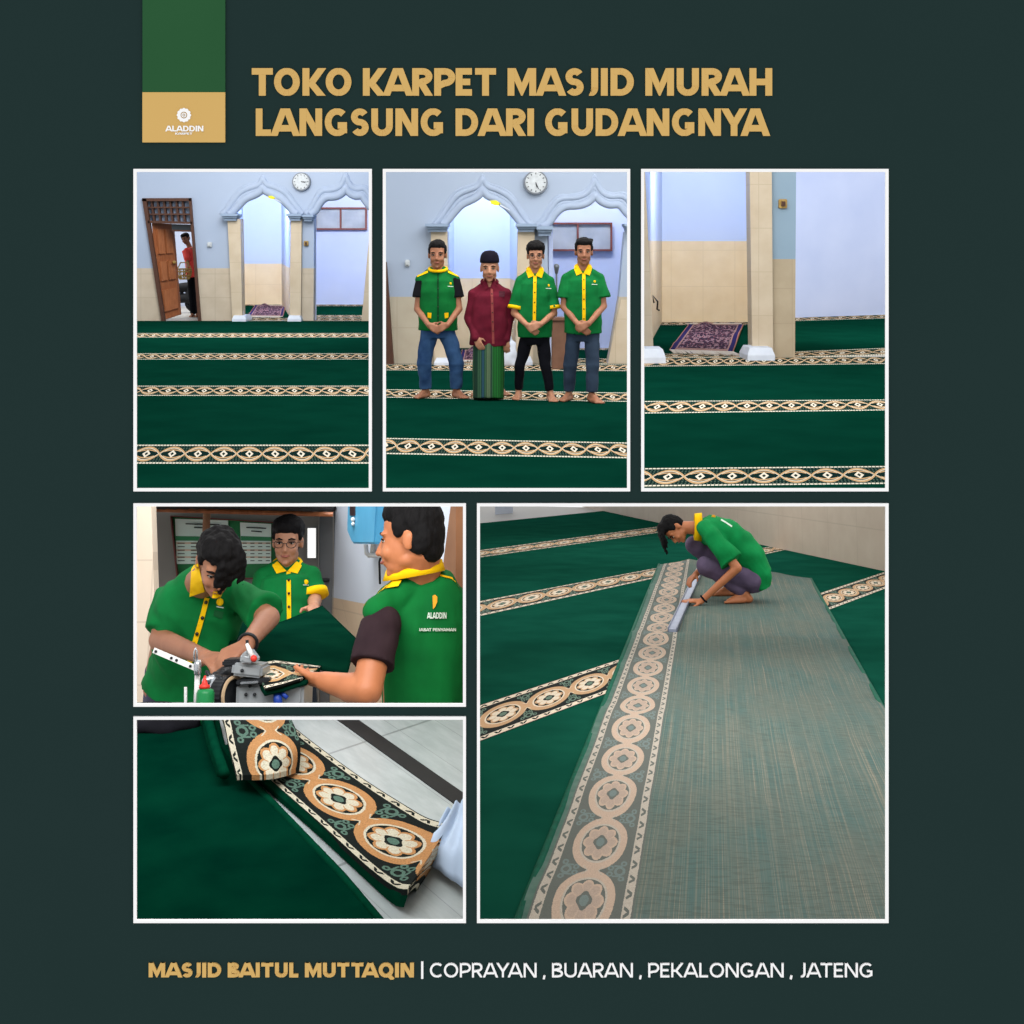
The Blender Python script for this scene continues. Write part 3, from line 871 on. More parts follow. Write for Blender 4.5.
def plinth(u0, u1, v0, v1, yw, ub=None):
    y = EYE/((v1-CY)/F)
    x0, x1 = (u0-CX)/F*y, (u1-CX)/F*y; z = EYE-(v0-CY)/F*y
    g = (x1-x0)*0.1
    lo = [(x0, y, 0.014), (x1, y, 0.014), (x1, y+.7, 0.014), (x0, y+.7, 0.014)]
    mid = [(a, b, z*0.45) for a, b, c in lo]
    hi = [(x0+g, y+g, z), (x1-g, y+g, z), (x1-g, y+.6, z), (x0+g, y+.6, z)]
    _tn[0] += 1
    MB().loft([[Vector(p) for p in r] for r in (lo, mid, hi)]).put('trim_%d' % _tn[0], m_plinth, HALL, kind='structure')

# ---- first window: hall with the open door
Y1 = F*EYE/(321.5-CY); B1 = F*EYE/(305-CY)
LB, RB = 40, 377.6
floor = lambda nm, u0, u1, m=None: quadslab(nm, m_floor, HALL, (HALL.fl(u0, 303), HALL.fl(u1, 303), HALL.fl(u1, 495.5), HALL.fl(u0, 495.5)), -0.03, 0.002, kind='structure')
floor('floor', LB, RB)
r1 = ['carpet run along the foot of the pillared wall, behind the three other borders', 'narrow far carpet run, second from the pillared wall by the open door',
      'middle carpet run, third from the wall with the open door', 'broad carpet run ending in the nearest, largest border, in the open-door hall', 'plain green strip of carpet nearest the viewer in the hall with the open door']
runs(LB, RB, (321.5, 321.5), [((334, 334), (338.2, 338.2)), ((354.3, 354.3), (360.4, 360.4)), ((387, 387), (397, 397)), ((446.4, 446.4), (465.5, 465.5))], (495, 495), 0.2, r1, 'green carpet runs in the hall with the open door', uc=253)
wl = [(129.5, 150), (376, 150), (376, 212)]
top_r = [(q[0], q[1]) for q in amap(LOBE, lambda u, v: (u, v)) if q[0] < 372]
al = amap(ARCH, lambda u, v: (u, v))
outline = [(LB, 150), (RB, 150), (RB, 321.6), (361.3, 321.6), (367.5, 262), (371, 214)]+top_r[::-1][1:]+[(314, 220), (313.4, 321.6), (290, 321.6), (291, 221)]+al[::-1]+[(240, 221), (242, 321.6),
          (200.4, 321.6), (190.6, 198.2), (142.2, 198.8), (161.6, 321.6), (LB, 321.6)]
wallpart('wall_back', outline, Y1, m_wall)
moulding(al, amap(ARCHO, lambda u, v: (u, v)), Y1, 1)
lo_ = [(p.x, p.y) for p in LOBE]; loo = [(p.x, p.y) for p in LOBEO]
kk = [i for i, p in enumerate(lo_) if p[0] < 371.0]
moulding([lo_[i] for i in kk], [loo[i] for i in kk], Y1, 5)
column('column', [(227.4, 219), (240.4, 219), (242.2, 321.4), (232.4, 321.4)], Y1, m_tilepier)
column('column', [(290.6, 219), (301.6, 219), (300.6, 321.4), (289.6, 321.4)], Y1, m_tilepier)
column('column', [(370.5, 219), (377, 219), (377, 321.4), (361.6, 321.4)], Y1, m_tilepier, out=0.05)
capital(224, 240.6, 214, 220.8, Y1); capital(289, 304, 214, 220.8, Y1); capital(303.6, 315.6, 215, 221.4, Y1+.05)
plinth(232, 246, 315.6, 322.2, Y1); plinth(287.4, 301, 315.6, 322.2, Y1)
# walls behind
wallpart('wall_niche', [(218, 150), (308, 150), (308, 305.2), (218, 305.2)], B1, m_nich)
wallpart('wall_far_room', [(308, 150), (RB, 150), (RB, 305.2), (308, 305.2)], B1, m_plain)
def partition(nm, ua, ub, ya, yb, m, top=150, back=0.0):
    """wall running away from the viewer"""
    pts = [Vector(((ua-CX)/F*ya, ya, 0)), Vector(((ub-CX)/F*yb, yb, 0)), Vector(((ub-CX)/F*yb, yb, 4.2)), Vector(((ua-CX)/F*ya, ya, 4.2))]
    MB().prism(pts, (0.06, 0, 0)).put(nm, m, HALL, kind='structure')
partition('wall_niche_left', 234.5, 240.5, Y1+.3, B1, m_nich)
partition('wall_niche_right', 292, 281.5, Y1+.3, B1, m_nich)
partition('wall_room_right', 313.6, 312, Y1+.3, B1, m_plain)
def slab1(nm, u0, u1, v0, v1, band, label, grp=None, per=0.24, mid=None):
    t = thing('prayer_carpet', HALL, HALL.fl((u0+u1)/2, (v0[0]+v1[0])/2), label, 'carpet', grp)
    p = HALL.fl; cur = v0
    segs = []
    for (a, b) in band:
        if a[0]-cur[0] > 0.3: segs.append((cur, a, 0))
        segs.append((a, b, 1)); cur = b
    if v1[0]-cur[0] > 0.3: segs.append((cur, v1, 0))
    for a, b, k in segs:
        quadslab('border_band' if k else 'carpet_pile_field', m_band if k else GREEN, HALL, (p(u0, a[0]), p(u1, a[1]), p(u1, b[1]), p(u0, b[0])), 0.002, 0.0142, per if k else None, 0.0, ((u0+u1)/2-CX)/F, parent=t)
slab1('a', 240, 290.5, (305, 305), (321.4, 321.4), [((305, 305), (306.2, 306.2)), ((318.6, 318.6), (321.3, 321.3))], 'green carpet inside the lit niche of the open-door hall, under the small rug')
slab1('b', 314, 366, (305, 305), (321.4, 321.4), [((305, 305), (306.6, 306.6)), ((315.8, 315.8), (318, 318)), ((318.4, 318.4), (321.4, 321.4))], 'green carpet in the side room below the two-pane window, hall with the open door')
window(1, 315, 207.4, 367.2, 230, B1-.02, 341)
clock(301.7, 181.8, 9.3, Y1-.02, 'round white wall clock above the pillar in the hall with the open door', (1.75, 1.62))
def plate(u, v, w, h, yw, m, nm, label, cat):
    c = HALL.dp(u, v, yw); k = yw/F
    t = MB().box((c.x, yw-.03, c.z), (w*k, .06, h*k)).put(nm, m, HALL, bevel=.01, label=label, cat=cat)
    MB().box((c.x, yw-.075, c.z), (w*k*.45, .04, h*k*.5)).put('rocker', m_clock if m is not m_gold else m_wood_d, HALL, parent=t)
plate(210, 244.6, 4.4, 5, Y1, m_clock, 'light_switch', 'small pale light switch on the wall right of the open door', 'switch')
plate(306.4, 243.4, 4.6, 5, Y1-.0, m_gold, 'wall_socket', 'brass-coloured wall socket right of the pillar, hall with the open door', 'socket')
def star(u, v, yw, label, sc=1.0):
    c = HALL.dp(u, v, yw-.25); k = yw/F*sc; pts = []
    t = thing('hanging_ornament', HALL, c, label, 'ornament')
    MB().prism([c+Vector((x*k, 0, z*k)) for x, z in ((-4, 1.6), (0, 1.8), (3, -.2), (2.6, -1.6), (0, -1.6), (-3.4, -.4))], (0, .05, 0)).put('yellow_body', m_yel, HALL, parent=t)
    MB().prism([c+Vector((x*k, 0, z*k)) for x, z in ((2, -.2), (9, -4.4), (9.2, -5), (2, -1.6))], (0, .04, 0)).put('tail_ribbon', m_plinth, HALL, parent=t)
star(272, 197.6, Y1, 'yellow ornament hanging under the arch tip in the hall with the open door')
# the door
dr = thing('door', HALL, HALL.dp(181, 321.5, Y1), 'open brown panelled wooden door with latticed fanlight, leaning frame, left of the niche', 'door')
dr.o['kind'] = 'structure'; dr.o.name = 'door_1'
for k_ in ('label', 'category'): del dr.o[k_]
def wq(nm, q, y, th, m, par, bev=0):
    return MB().prism([HALL.dp(u, v, y) for u, v in q], (0, th, 0)).put(nm, m, HALL, parent=par)
yd = Y1-.08
wq('door_frame', [(142, 198.6), (146, 198.6), (165, 321.4), (161.4, 321.4)], yd, .1, m_wood_d, dr)
wq('door_frame', [(188.6, 198.2), (191, 198.2), (200.8, 321.4), (198, 321.4)], yd, .4, m_wood_d, dr)
wq('door_frame', [(142, 198.2), (191, 198), (191, 201), (142, 201.2)], yd, .4, m_wood_d, dr)
wq('transom_rail', [(148, 220.6), (192, 221.8), (192, 224), (148, 223)], yd, .4, m_wood_d, dr)
lat = MB()
for i in range(8):
    a, b = 145+i*6.2, 148+i*6.1
    if i in (0, 7): continue
    lat.prism([HALL.dp(u, v, yd+.1) for u, v in ((a-.9, 201), (a+.9, 201), (b+.9, 221.5), (b-.9, 221)) ], (0, .12, 0))
for v in (207.4, 214.2):
    lat.prism([HALL.dp(u, w_, yd+.08) for u, w_ in ((145, v-.8), (190, v-.8), (190, v+.8), (145, v+.8))], (0, .12, 0))
lat.put('lattice', m_wood_d, HALL, parent=dr)
wq('fanlight_pane', [(143.6, 200.6), (190, 200.6), (191, 222.5), (147, 221.5)], yd+.24, .02, mat('fanlight_glass', (170, 186, 214), (120, 140, 170), 6, 0.2), dr)
wq('lower_fanlight_pane', [(171.5, 224), (191.5, 224.6), (192, 231), (171.8, 230)], yd+.2, .05, mat('dark_glass', (46, 58, 66), rough=0.3), dr)
wq('transom_rail', [(171.5, 229.6), (192.4, 230.4), (192.6, 232), (171.8, 231.4)], yd+.1, .2, m_wood_d, dr)
# leaf swung inwards
leaf = [HALL.dp(151.6, 223, yd+.12), HALL.dp(172, 224, yd+.7), HALL.dp(179.4, 314.6, yd+.7), HALL.dp(161.4, 320.6, yd+.12)]
lf = MB().prism(leaf, (.02, .10, 0)).put('door_leaf', m_wood, HALL, parent=dr)
def lp(s_, t):
    a, b, c, d = leaf; return a*(1-s_)*(1-t)+b*s_*(1-t)+c*s_*t+d*(1-s_)*t
nrm = (leaf[1]-leaf[0]).cross(leaf[3]-leaf[0]).normalized()
if nrm.y > 0: nrm = -nrm
m_panel = mat('door_panel_wood', (180, 114, 74), (150, 90, 56), 6, 0.45, stretch=(6, 6, 1), spec=0.4)
for s0, s1, t0, t1 in ((.16, .46, .06, .32), (.56, .88, .06, .32), (.16, .46, .40, .60), (.56, .88, .40, .60), (.16, .88, .70, .92)):
    MB().prism([lp(s0, t0), lp(s1, t0), lp(s1, t1), lp(s0, t1)], nrm*.05).put('door_panel', m_panel, HALL, parent=dr)
MB().cone(lp(.96, .42), lp(.96, .42)+Vector((.05, -.22, 0)), .03, .04).put('door_handle', m_gold, HALL, smooth=True, parent=dr)
# room behind the door
yb = 36.5
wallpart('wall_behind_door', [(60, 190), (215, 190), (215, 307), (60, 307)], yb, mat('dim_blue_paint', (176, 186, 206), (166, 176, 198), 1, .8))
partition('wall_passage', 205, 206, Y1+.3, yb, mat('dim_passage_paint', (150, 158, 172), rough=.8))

# ---- second window: the four men
Y2 = F*EYE/(364.6-CY); B2 = F*EYE/(349-CY)
LB, RB = 378, 635
quadslab('floor', m_floor, HALL, (HALL.fl(LB, 340), HALL.fl(RB, 340), HALL.fl(RB, 495.5), HALL.fl(LB, 495.5)), -0.03, 0.002, kind='structure')
r2 = ['carpet run along the foot of the wall, behind the four standing men', 'carpet run whose patterned border passes under the feet of the four standing men',
      'broad carpet run in front of the four men, ending in the large patterned border', 'plain green carpet nearest the viewer below the four men']
runs(LB, RB, (364.8, 364.8), [((365.2, 365.6), (371.2, 372)), ((390.4, 394), (398.6, 403.2)), ((439.4, 444.4), (455.6, 460.2))], (495, 495), 0.19, r2, 'green carpet runs where the four men stand')
A2 = lambda u, v: (482.5+(u-262.7)*1.20, 191.2+(v-188.5)*(33.4/25.5))
L2 = lambda u, v: (595.3+(u-346)*1.5, 197+(v-189.5)*(29.5/24.5))
al2 = amap(ARCH, A2); lo2 = [q for q in amap(LOBE, L2)]; 
lobes = [q for q in lo2 if q[0] < 630]
outline = [(LB, 150), (RB, 150), (RB, 364.7), (607.5, 364.7), (619, 297), (624.5, 232), (631, 225)]+[q for q in lobes if q[0] < 629][::-1]+[(547.5, 232), (549, 364.7), (516, 364.7), (517.4, 232)]+al2[::-1]+[(448, 232), (449, 364.7), (LB, 364.7)]
wallpart('wall_back', outline, Y2, m_wall2)
moulding(al2, amap(ARCHO, A2), Y2, 9)
kk = [i for i, p in enumerate(lo2) if p[0] < 629.5]; loo2 = amap(LOBEO, L2)
moulding([lo2[i] for i in kk], [loo2[i] for i in kk], Y2, 13)
column('column', [(430.8, 231), (447, 231), (448.8, 364.6), (434.4, 364.6)], Y2, m_tilepier)
column('column', [(517.8, 231), (534.6, 231), (533, 364.6), (515.6, 364.6)], Y2, m_tilepier)
column('column', [(621, 300), (RB-.5, 300), (RB-.5, 366), (607.5, 366)], Y2, m_tilepier, out=0.05)
capital(426.6, 449.4, 224, 232, Y2); capital(515.4, 536.4, 224, 232, Y2); capital(536, 552.6, 226.4, 236, Y2+.05)
capital(622.6, 634, 224, 231, Y2)
plinth(434, 456, 358.4, 366.4, Y2); plinth(512, 532.6, 357, 366.4, Y2)
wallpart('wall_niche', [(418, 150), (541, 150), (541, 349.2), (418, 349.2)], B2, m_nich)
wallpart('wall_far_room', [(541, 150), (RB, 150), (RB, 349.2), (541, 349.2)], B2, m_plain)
partition('wall_niche_left', 441, 450, Y2+.3, B2, m_nich); partition('wall_niche_right', 520, 510, Y2+.3, B2, m_nich)
partition('wall_room_right', 548.6, 546, Y2+.3, B2, m_plain)
slab1('a', 446, 518, (349, 349), (364.7, 364.7), [((361.5, 361.5), (364.6, 364.6))], 'green carpet inside the niche behind the man in the maroon shirt')
slab1('b', 549, 623, (349, 349), (364.7, 364.7), [((349, 349), (350.8, 350.8)), ((359.5, 359.5), (364.6, 364.6))], 'green carpet in the side room behind the rightmost of the four men')
window(2, 549.4, 222.6, 611.8, 251, B2-.02, 577.6)
clock(535.7, 182.7, 12.2, Y2-.02, 'round white wall clock above the middle pillar behind the four men', (2.9, 2.75))
plate(407.6, 263, 4.6, 6.6, Y2, m_clock, 'light_switch', 'small pale light switch on the wall left of the four men', 'switch')
star(496, 203, Y2, 'yellow ornament hanging under the arch tip above the capped man', 1.5)
wallpart('door_2', [(LB, 262), (386.4, 262), (393.6, 364.4), (LB, 364.4)], Y2-.12, m_wood_d, th=.1)
# podium, stand and bag behind the men
pod = MB(); c = HALL.dp(559, 361, Y2-.7)
pod.box((c.x, Y2-.7, .33), (.19, .3, .63)); pod.box((c.x, Y2-.7, .66), (.24, .36, .04))
pod.put('lectern', mat('dull_brown_wood', (118, 84, 66), (98, 68, 52), 6, .6), HALL, bevel=.008, label='narrow brown wooden lectern behind the two rightmost men', cat='lectern')
ms = thing('microphone_stand', HALL, HALL.dp(556.5, 361, Y2-.3), 'thin microphone stand between the two rightmost men', 'microphone stand')
p0 = HALL.dp(556.5, 361, Y2-.3); p0.z = .014
MB().tube([p0, p0+Vector((0, 0, 1.25))], .012).put('pole', m_clockrim, HALL, parent=ms)
MB().cone(p0+Vector((0, 0, .015)), p0+Vector((0, 0, .03)), .12, .12).put('foot', m_clockrim, HALL, parent=ms)
MB().cone(p0+Vector((0, 0, 1.24)), p0+Vector((.0, -.05, 1.32)), .022, .04).put('microphone', m_clockrim, HALL, smooth=True, parent=ms)
bg = HALL.dp(508.5, 360, Y2-.35); bg.z = .014
t = thing('carrier_bag', HALL, bg, 'pale plastic bag standing behind the capped man at his left hand', 'bag')
mb = MB(); mb.body([(bg+Vector((0, 0, z)), w, d) for z, w, d in ((0.0, .10, .06), (.15, .12, .07), (.3, .10, .05), (.36, .04, .02))], (1, 0, 0))
put('bag_body', mb.fused(.015, 3, disp=.02, dsc=9), m_plinth, HALL, parent=t)
MB().tube([bg+Vector((-.04, -.02, .34)), bg+Vector((-.02, -.02, .43)), bg+Vector((.02, -.02, .43)), bg+Vector((.04, -.02, .34))], .008).put('handle', m_plinth, HALL, parent=t)

# ---- third window: pillar and fringed rug
Y3 = F*EYE/(358.6-CY)
LB, RB = 636, 985
quadslab('floor', m_floor, HALL, (HALL.fl(LB, 312), HALL.fl(RB, 312), HALL.fl(RB, 495.5), HALL.fl(LB, 495.5)), -0.03, 0.002, kind='structure')
r3 = ['carpet run at the foot of the beige tiled pillar, its border nearest the plinths', 'carpet run between the two middle borders before the tiled pillar', 'broad carpet run with the large lowest border, before the tiled pillar', 'last green sliver of carpet below the largest border before the tiled pillar']
runs(LB, RB, (358.4, 357.4), [((358.6, 357.2), (367.6, 363.8)), ((402.5, 400.2), (415, 410.4)), ((470.2, 467), (488.6, 484.8))], (495.4, 495.4), 0.224, r3, 'green carpet runs before the tiled pillar', .35, 765)
BN = F*EYE/(322.6-CY)
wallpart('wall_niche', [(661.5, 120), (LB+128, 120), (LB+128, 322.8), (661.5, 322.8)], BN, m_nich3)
# left return wall of the niche, from the column back
pts = [HALL.fl(644, 356), HALL.fl(662, 322.6)]
q = [pts[0], pts[1], pts[1]+Vector((0, 0, 4.2)), pts[0]+Vector((0, 0, 3.2))]
mb = MB().prism(q, (-.06, 0, 0)); 
mb.uv = [(a.y*.5, a.z*1.0) for a in mb.v]
mb.put('wall_niche_left', m_nich3, HALL, kind='structure')
partition('wall_niche_right', 772, 757, Y3+.1, BN, m_nich3)
column('column', [(LB, 150), (643.8, 150), (654, 358), (LB, 358)], Y3, m_tilepier, out=0)
column('column', [(749, 120), (771.4, 120), (773.2, 357), (752.4, 357)], Y3, m_tilepier, out=.12)
wallpart('wall_pier', [(771, 120), (796.4, 120), (795, 359.4), (772, 359.4)], Y3, m_wall3)
plinth(640, 665.8, 349.4, 364.4, Y3); plinth(747.6, 775, 348, 361.6, Y3)
a, b = HALL.fl(790, 318.6), HALL.fl(985, 311.5)
mb = MB().prism([a, b, b+Vector((0, 0, 4.2)), a+Vector((0, 0, 4.2))], (0, .1, 0)); mb.put('wall_far_room', m_plain, HALL, kind='structure')
slab1('a', 645, 757, (322.6, 322.6), (358.5, 358.2), [((322.6, 322.6), (325.6, 325.6)), ((355, 354), (358.4, 358.1))], 'green carpet inside the tiled niche under the purple fringed rug', per=.3)
t3 = slab1('b', 793, 985, (318, 312), (358.2, 357), [((318, 312), (321.6, 316.2)), ((352.6, 344.8), (358, 352.5))], 'green carpet on the right, behind the pillar, running to the pale blue wall', per=.3)
plate(782.3, 203.8, 8.4, 9.2, Y3, m_gold, 'wall_socket', 'square brass-coloured wall plate on the blue part of the pillar', 'socket')
hk = HALL.dp(654, 303, Y3+2.5)
t = thing('wall_hook', HALL, hk, 'small black hook on the left wall of the tiled niche', 'hook')
MB().tube([hk, hk+Vector((-.02, 0, .12)), hk+Vector((.06, 0, .02)), hk+Vector((.05, 0, -.1)), hk+Vector((.09, 0, -.12))], .014).put('hook_wire', m_dark, HALL, parent=t)
# rugs
def rug_mat(nm):
    m, nt, bs = newmat(nm, .95, 0, .05)
    u, v = uvxy(nt)
    vo = nt.nodes.new('ShaderNodeTexVoronoi'); vo.inputs['Scale'].default_value = 22
    nt.links.new(coord(nt, 'UV'), vo.inputs['Vector'])
    f = N(nt, vo.outputs['Distance']); n2 = noisef(nt, 34, 3, 'UV')
    c = mixc(nt, f.gt(.60), lin((46, 30, 52)), lin((138, 112, 120)))
    c = mixc(nt, n2.gt(.60), c, lin((104, 50, 62)))
    c = mixc(nt, n2.lt(.42), c, lin((26, 22, 46)))
    au, av = (u-.5).abs(), (v-.5).abs()
    c = mixc(nt, (au.gt(.39)+av.gt(.45)).min(1.0), c, lin((150, 118, 112)))
    c = mixc(nt, au.gt(.415), c, lin((34, 30, 84)))
    c = mixc(nt, au.gt(.485), c, lin((170, 120, 110)))
    nt.links.new(c.k, bs.inputs['Base Color']); return m
m_rug = rug_mat('patterned_rug'); m_fringe = mat('cream_fringe', (214, 206, 196), (190, 180, 170), 30, .95)
def rug(c4, label, cat='rug', h=.05):
    a, b, c, d = [Vector((p.x, p.y, 0)) for p in c4]; n = 24; vs = []; uv = []; fs = []
    for top in (1, 0):
        for j in range(n+1):
            for i in range(n+1):
                s_, t_ = i/n, j/n
                p = a*(1-s_)*(1-t_)+b*s_*(1-t_)+c*s_*t_+d*(1-s_)*t_
                z = .018+top*(.02+h*max(0, noise.noise(Vector((s_*3, t_*3, 1.3)))))
                vs.append(Vector((p.x, p.y, z))); uv.append((s_, 1-t_))
    W_ = n+1; K = W_*W_
    for j in range(n):
        for i in range(n):
            q = (j*W_+i, (j+1)*W_+i, (j+1)*W_+i+1, j*W_+i+1); fs += [q, tuple(x+K for x in q[::-1])]
    for i in range(n):
        for q in ((i, i+1), (n*W_+i+1, n*W_+i), ((i+1)*W_, i*W_), (i*W_+n, (i+1)*W_+n)): fs.append((q[0], q[1], q[1]+K, q[0]+K))
    t = thing('fringed_rug', HALL, (a+c)/2+Vector((0, 0, .016)), label, cat)
    put('rug_field', mesh_from(vs, fs, uv, smooth=True), m_rug, HALL, parent=t)
    for (p, q, o) in ((d, c, -1), (a, b, 1)):
        mb = MB(); k = 40; ln = (q-p).length; dr_ = Vector((0, o*.2, 0))*(c-b).length*.5
        for i in range(k):
            s0 = p+(q-p)*(i/k); s1 = p+(q-p)*((i+.8)/k); z = Vector((0, 0, .036)); w = Vector((random.uniform(-.02, .02), 0, -.006))
            mb.prism([s0+z, s1+z, s1+dr_*random.uniform(.7, 1)+z+w, s0+dr_*random.uniform(.7, 1)+z+w], (0, 0, -.012))
        mb.put('fringe', m_fringe, HALL, parent=t)
fl = HALL.fl
rug((fl(688.6, 326), fl(743.6, 326), fl(733.4, 353.6), fl(669.4, 351.6)), 'purple patterned rug with white fringe on the carpet inside the tiled niche', h=.12)
rug((fl(255, 306.6), fl(286, 307.4), fl(283, 317.6), fl(247.8, 317.2)), 'small patterned rug with white fringe in the lit niche right of the open door', h=.12)
rug((fl(462, 352.5), fl(500, 352.5), fl(496, 362.6), fl(460, 362.6)), 'patterned rug partly hidden behind the leftmost two of the four men', h=.14)
# ------------------------------------------------------------------ the four men
m_jeans = mat('blue_jeans', (60, 92, 132), (32, 58, 96), 7, 0.9, spec=0.1)
m_jeans_d = mat('slate_jeans', (52, 66, 84), (38, 50, 66), 7, 0.9, spec=0.1)
m_trou_b = mat('black_trousers', (16, 17, 24), (8, 9, 14), 7, 0.9, spec=0.1)
m_maroon = mat('maroon_shirt', (104, 22, 42), (80, 14, 32), 9, 0.85, spec=0.15)
m_cap_b = mat('black_velvet_cap', (24, 20, 34), (14, 12, 22), 9, 0.9, spec=0.1)
def sarong_mat():
    m, nt, b = newmat('striped_sarong', .9, 0, .1)
    x, y, z = objxyz(nt)
    k = (x*14.0+.2).frac(); c = mixc(nt, k.gt(.5), lin((34, 62, 50)), lin((52, 84, 62)))
    c = mixc(nt, (x+.01).abs().lt(.022), c, lin((84, 104, 78)))
    c = mixc(nt, (x+.065).abs().lt(.016), c, lin((40, 70, 84)))
    c = mixc(nt, x.gt(.035), c, lin((30, 92, 40)))
    c = mixc(nt, (x*40.0).frac().gt(.84), c, lin((18, 38, 28)))
    nt.links.new(c.k, b.inputs['Base Color']); return m
m_sarong = sarong_mat()
def man_front(name_label, yf, d, skin, place=HALL, vox=.009):
    J = lambda u, v, dy=0: place.dp(u, v, yf+dy)
    pm = F/yf; xc = d['xc']
    base = place.dp(xc, 395, yf); base.z = .014
    rt = thing('person', place, base, name_label, 'person', d.get('group'))
    sc = d['head'][2]; H = headmat(J(d['head'][0], d['head'][1], -.0), d.get('face', (0, -1, -.05)), (d.get('tilt', 0), 0, 1), sc)
    hc = H @ Vector((0, 0, 0))
    nb = J(xc, d['neck'], .02)
    mb = MB(); head_prims(mb, H, 1.0, 1.12)
    mb.cone(H @ Vector((0, .02, -.06)), nb+Vector((0, .01, -.03)), .054*sc, .062*sc)
    shv, shw = d['sh']; hemv = d['hem']
    shj = shw-.045*pm
    SL, SR = J(xc-shj, shv+6.5, .02), J(xc+shj, shv+6.5, .02)
    nbt = nb+Vector((0, .01, .0))
    mb.body([(J(xc, shv+9, .02), shw/pm*.50, .07), (J(xc, shv+20, .01), shw/pm*.66, .09), (J(xc, hemv-12, .01), shw/pm*.62, .085), (J(xc, hemv+4, .01), shw/pm*.62, .09)], (1, 0, 0))
    arms = d['arms']
    for S_, (eu, ev, ed), (wu, wv, wd), hd, sd in ((SL, *arms[0], 1), (SR, *arms[1], -1)):
        E_, W_ = J(eu, ev, ed), J(wu, wv, wd)
        mb.cone(S_, E_, .048, .040); mb.cone(E_, W_, .041, .027)
        hand(mb, W_, hd, d.get('palm', (0, .9, -.2)), sd*d.get('thumbside', 1), curl=.38, sc=1.02)
    # legs
    toes = d['toes']; hips = (J(xc-shw*.42, hemv+2, .02), J(xc+shw*.42, hemv+2, .02)); kn = d['knees']; legs = []
    for i in (0, 1):
        T = place.fl(toes[i][0], toes[i][1], .014); s_ = -1 if i == 0 else 1
        fd = Vector((s_*d.get('splay', .45), -1, 0)).normalized()
        A = T-fd*.17; A.z = .10
        K = J(kn[i][0], kn[i][1], -.0); K.y = (hips[i].y+A.y)/2-.05
        legs.append((hips[i], K, A))
        mb.cone(hips[i], K, .066, .048); mb.cone(K, A, .046, .032); foot(mb, A, fd, 1.05, .014)
    body = put('body', mb.fused(vox, 3), skin, place, parent=rt)
    # trousers or sarong
    if d.get('sarong'):
        a, b, top, bot = d['sarong']; mb = MB(); m_ = (a+b)/2; w = (b-a)/2/pm; zb = .022
        bt = J(m_, bot, -.0); bt.z = zb
        mb.body([(J(m_, top-8, .02), w*.92, .13), (J(m_, top+10, .0), w*.98, .15), (J(m_, (top+bot)/2, -.02), w, .16), (Vector((bt.x, bt.y-.06, zb)), w*.95, .17)], (1, 0, 0), 28, 2.6)
        me = mb.fused(vox, 3)
        for v in me.vertices:
            v.co.y += .012*math.sin(v.co.x*60)*min(1, max(0, (1.0-v.co.z)))
        sr = put('sarong', me, m_sarong, place, parent=rt)
    else:
        mb = MB(); hp = J(xc, hemv-4, .02)
        mb.body([(J(xc, hemv-10, .02), shw/pm*.70, .11), (J(xc, hemv+2, .02), shw/pm*.76, .12), (J(xc, hemv+8, .02), shw/pm*.60, .11)], (1, 0, 0))
        for h_, K, A in legs:
            r = d.get('trou', (.092, .070, .058))
            mb.cone(h_+Vector((0, 0, .0)), K, r[0], r[1], 16); 
            n = (K-A).normalized()
            mb.body([(K, r[1], r[1]), (K*.5+A*.5, (r[1]+r[2])/2, (r[1]+r[2])/2*1.05), (A+n*.02, r[2], r[2]*1.1)], (1, 0, 0))
        put('trousers', mb.fused(vox, 3, disp=.010, dsc=11), d['tm'], place, parent=rt)
    # top
    mb = MB(); hw = d['hemw']/pm; cw = shw/pm
    secs = [(J(xc, hemv, .01), hw, .135), (J(xc, (hemv*2+shv)/3, .0), hw*.99, .135), (J(xc, (hemv+shv*2)/3, .0), cw*.88, .13), (J(xc, shv+9, .01), cw*.80, .115), (J(xc, shv+4, .02), cw*.62, .085), (J(xc, shv-2, .02), cw*.34, .065)]
    mb.body(secs, (1, 0, 0), 26, 2.5)
    for q in (SL, SR): mb.cone(nbt, q, .058, .062)
    slv = d.get('sleeves')
    def sleeve(m2, S_, end, r0, r1):
        m2.sphere(S_, r0*1.02, None, 14, 10)
        n = (end-S_).normalized()
        m2.body([(S_, r0*.98, r0*.98), (S_*.5+end*.5, (r0+r1)/2, (r0+r1)/2), (end, r1, r1)], (0, 1, 0), 18, 2.1)
    ends = []
    for i, S_ in enumerate((SL, SR)):
        E_ = J(*arms[i][0]); W_ = J(*arms[i][1]); k = slv[0]
        if k <= 1: end = S_+(E_-S_)*k
        else: end = None
        ends.append(end)
    if d.get('vest'):
        for S_, e_ in zip((SL, SR), ends):
            s2 = MB(); sleeve(s2, S_+Vector((0, 0, -.01)), e_, .060, slv[1])
            put('undershirt_sleeve', s2.fused(vox, 2), m_black, place, parent=rt)
    else:
        for i, (S_, e_) in enumerate(zip((SL, SR), ends)):
            if e_ is not None: sleeve(mb, S_, e_, .064, slv[1])
            else:
                E_ = J(*arms[i][0]); W_ = J(*arms[i][1])
                mb.cone(S_, E_, .066, .056); mb.cone(E_, W_, .058, .042)
    shirt = put(d.get('topname', 'shirt'), mb.fused(vox, 3, disp=.012, dsc=9), d['top'], place, parent=rt)
    sf = Surf(place, shirt)
    if d.get('cuff'):
        for i, (S_, e_) in enumerate(zip((SL, SR), ends)):
            n = (e_-S_).normalized(); mbc = MB(); mbc.body([(e_-n*.03, slv[1]*1.05, slv[1]*1.05), (e_+n*.004, slv[1]*1.08, slv[1]*1.08)], (0, 1, 0), 20, 2.1)
            mbc.put('yellow_cuff', m_yellow, place, smooth=True, parent=rt)
    # collar
    cm = d.get('collar_m', m_yellow)
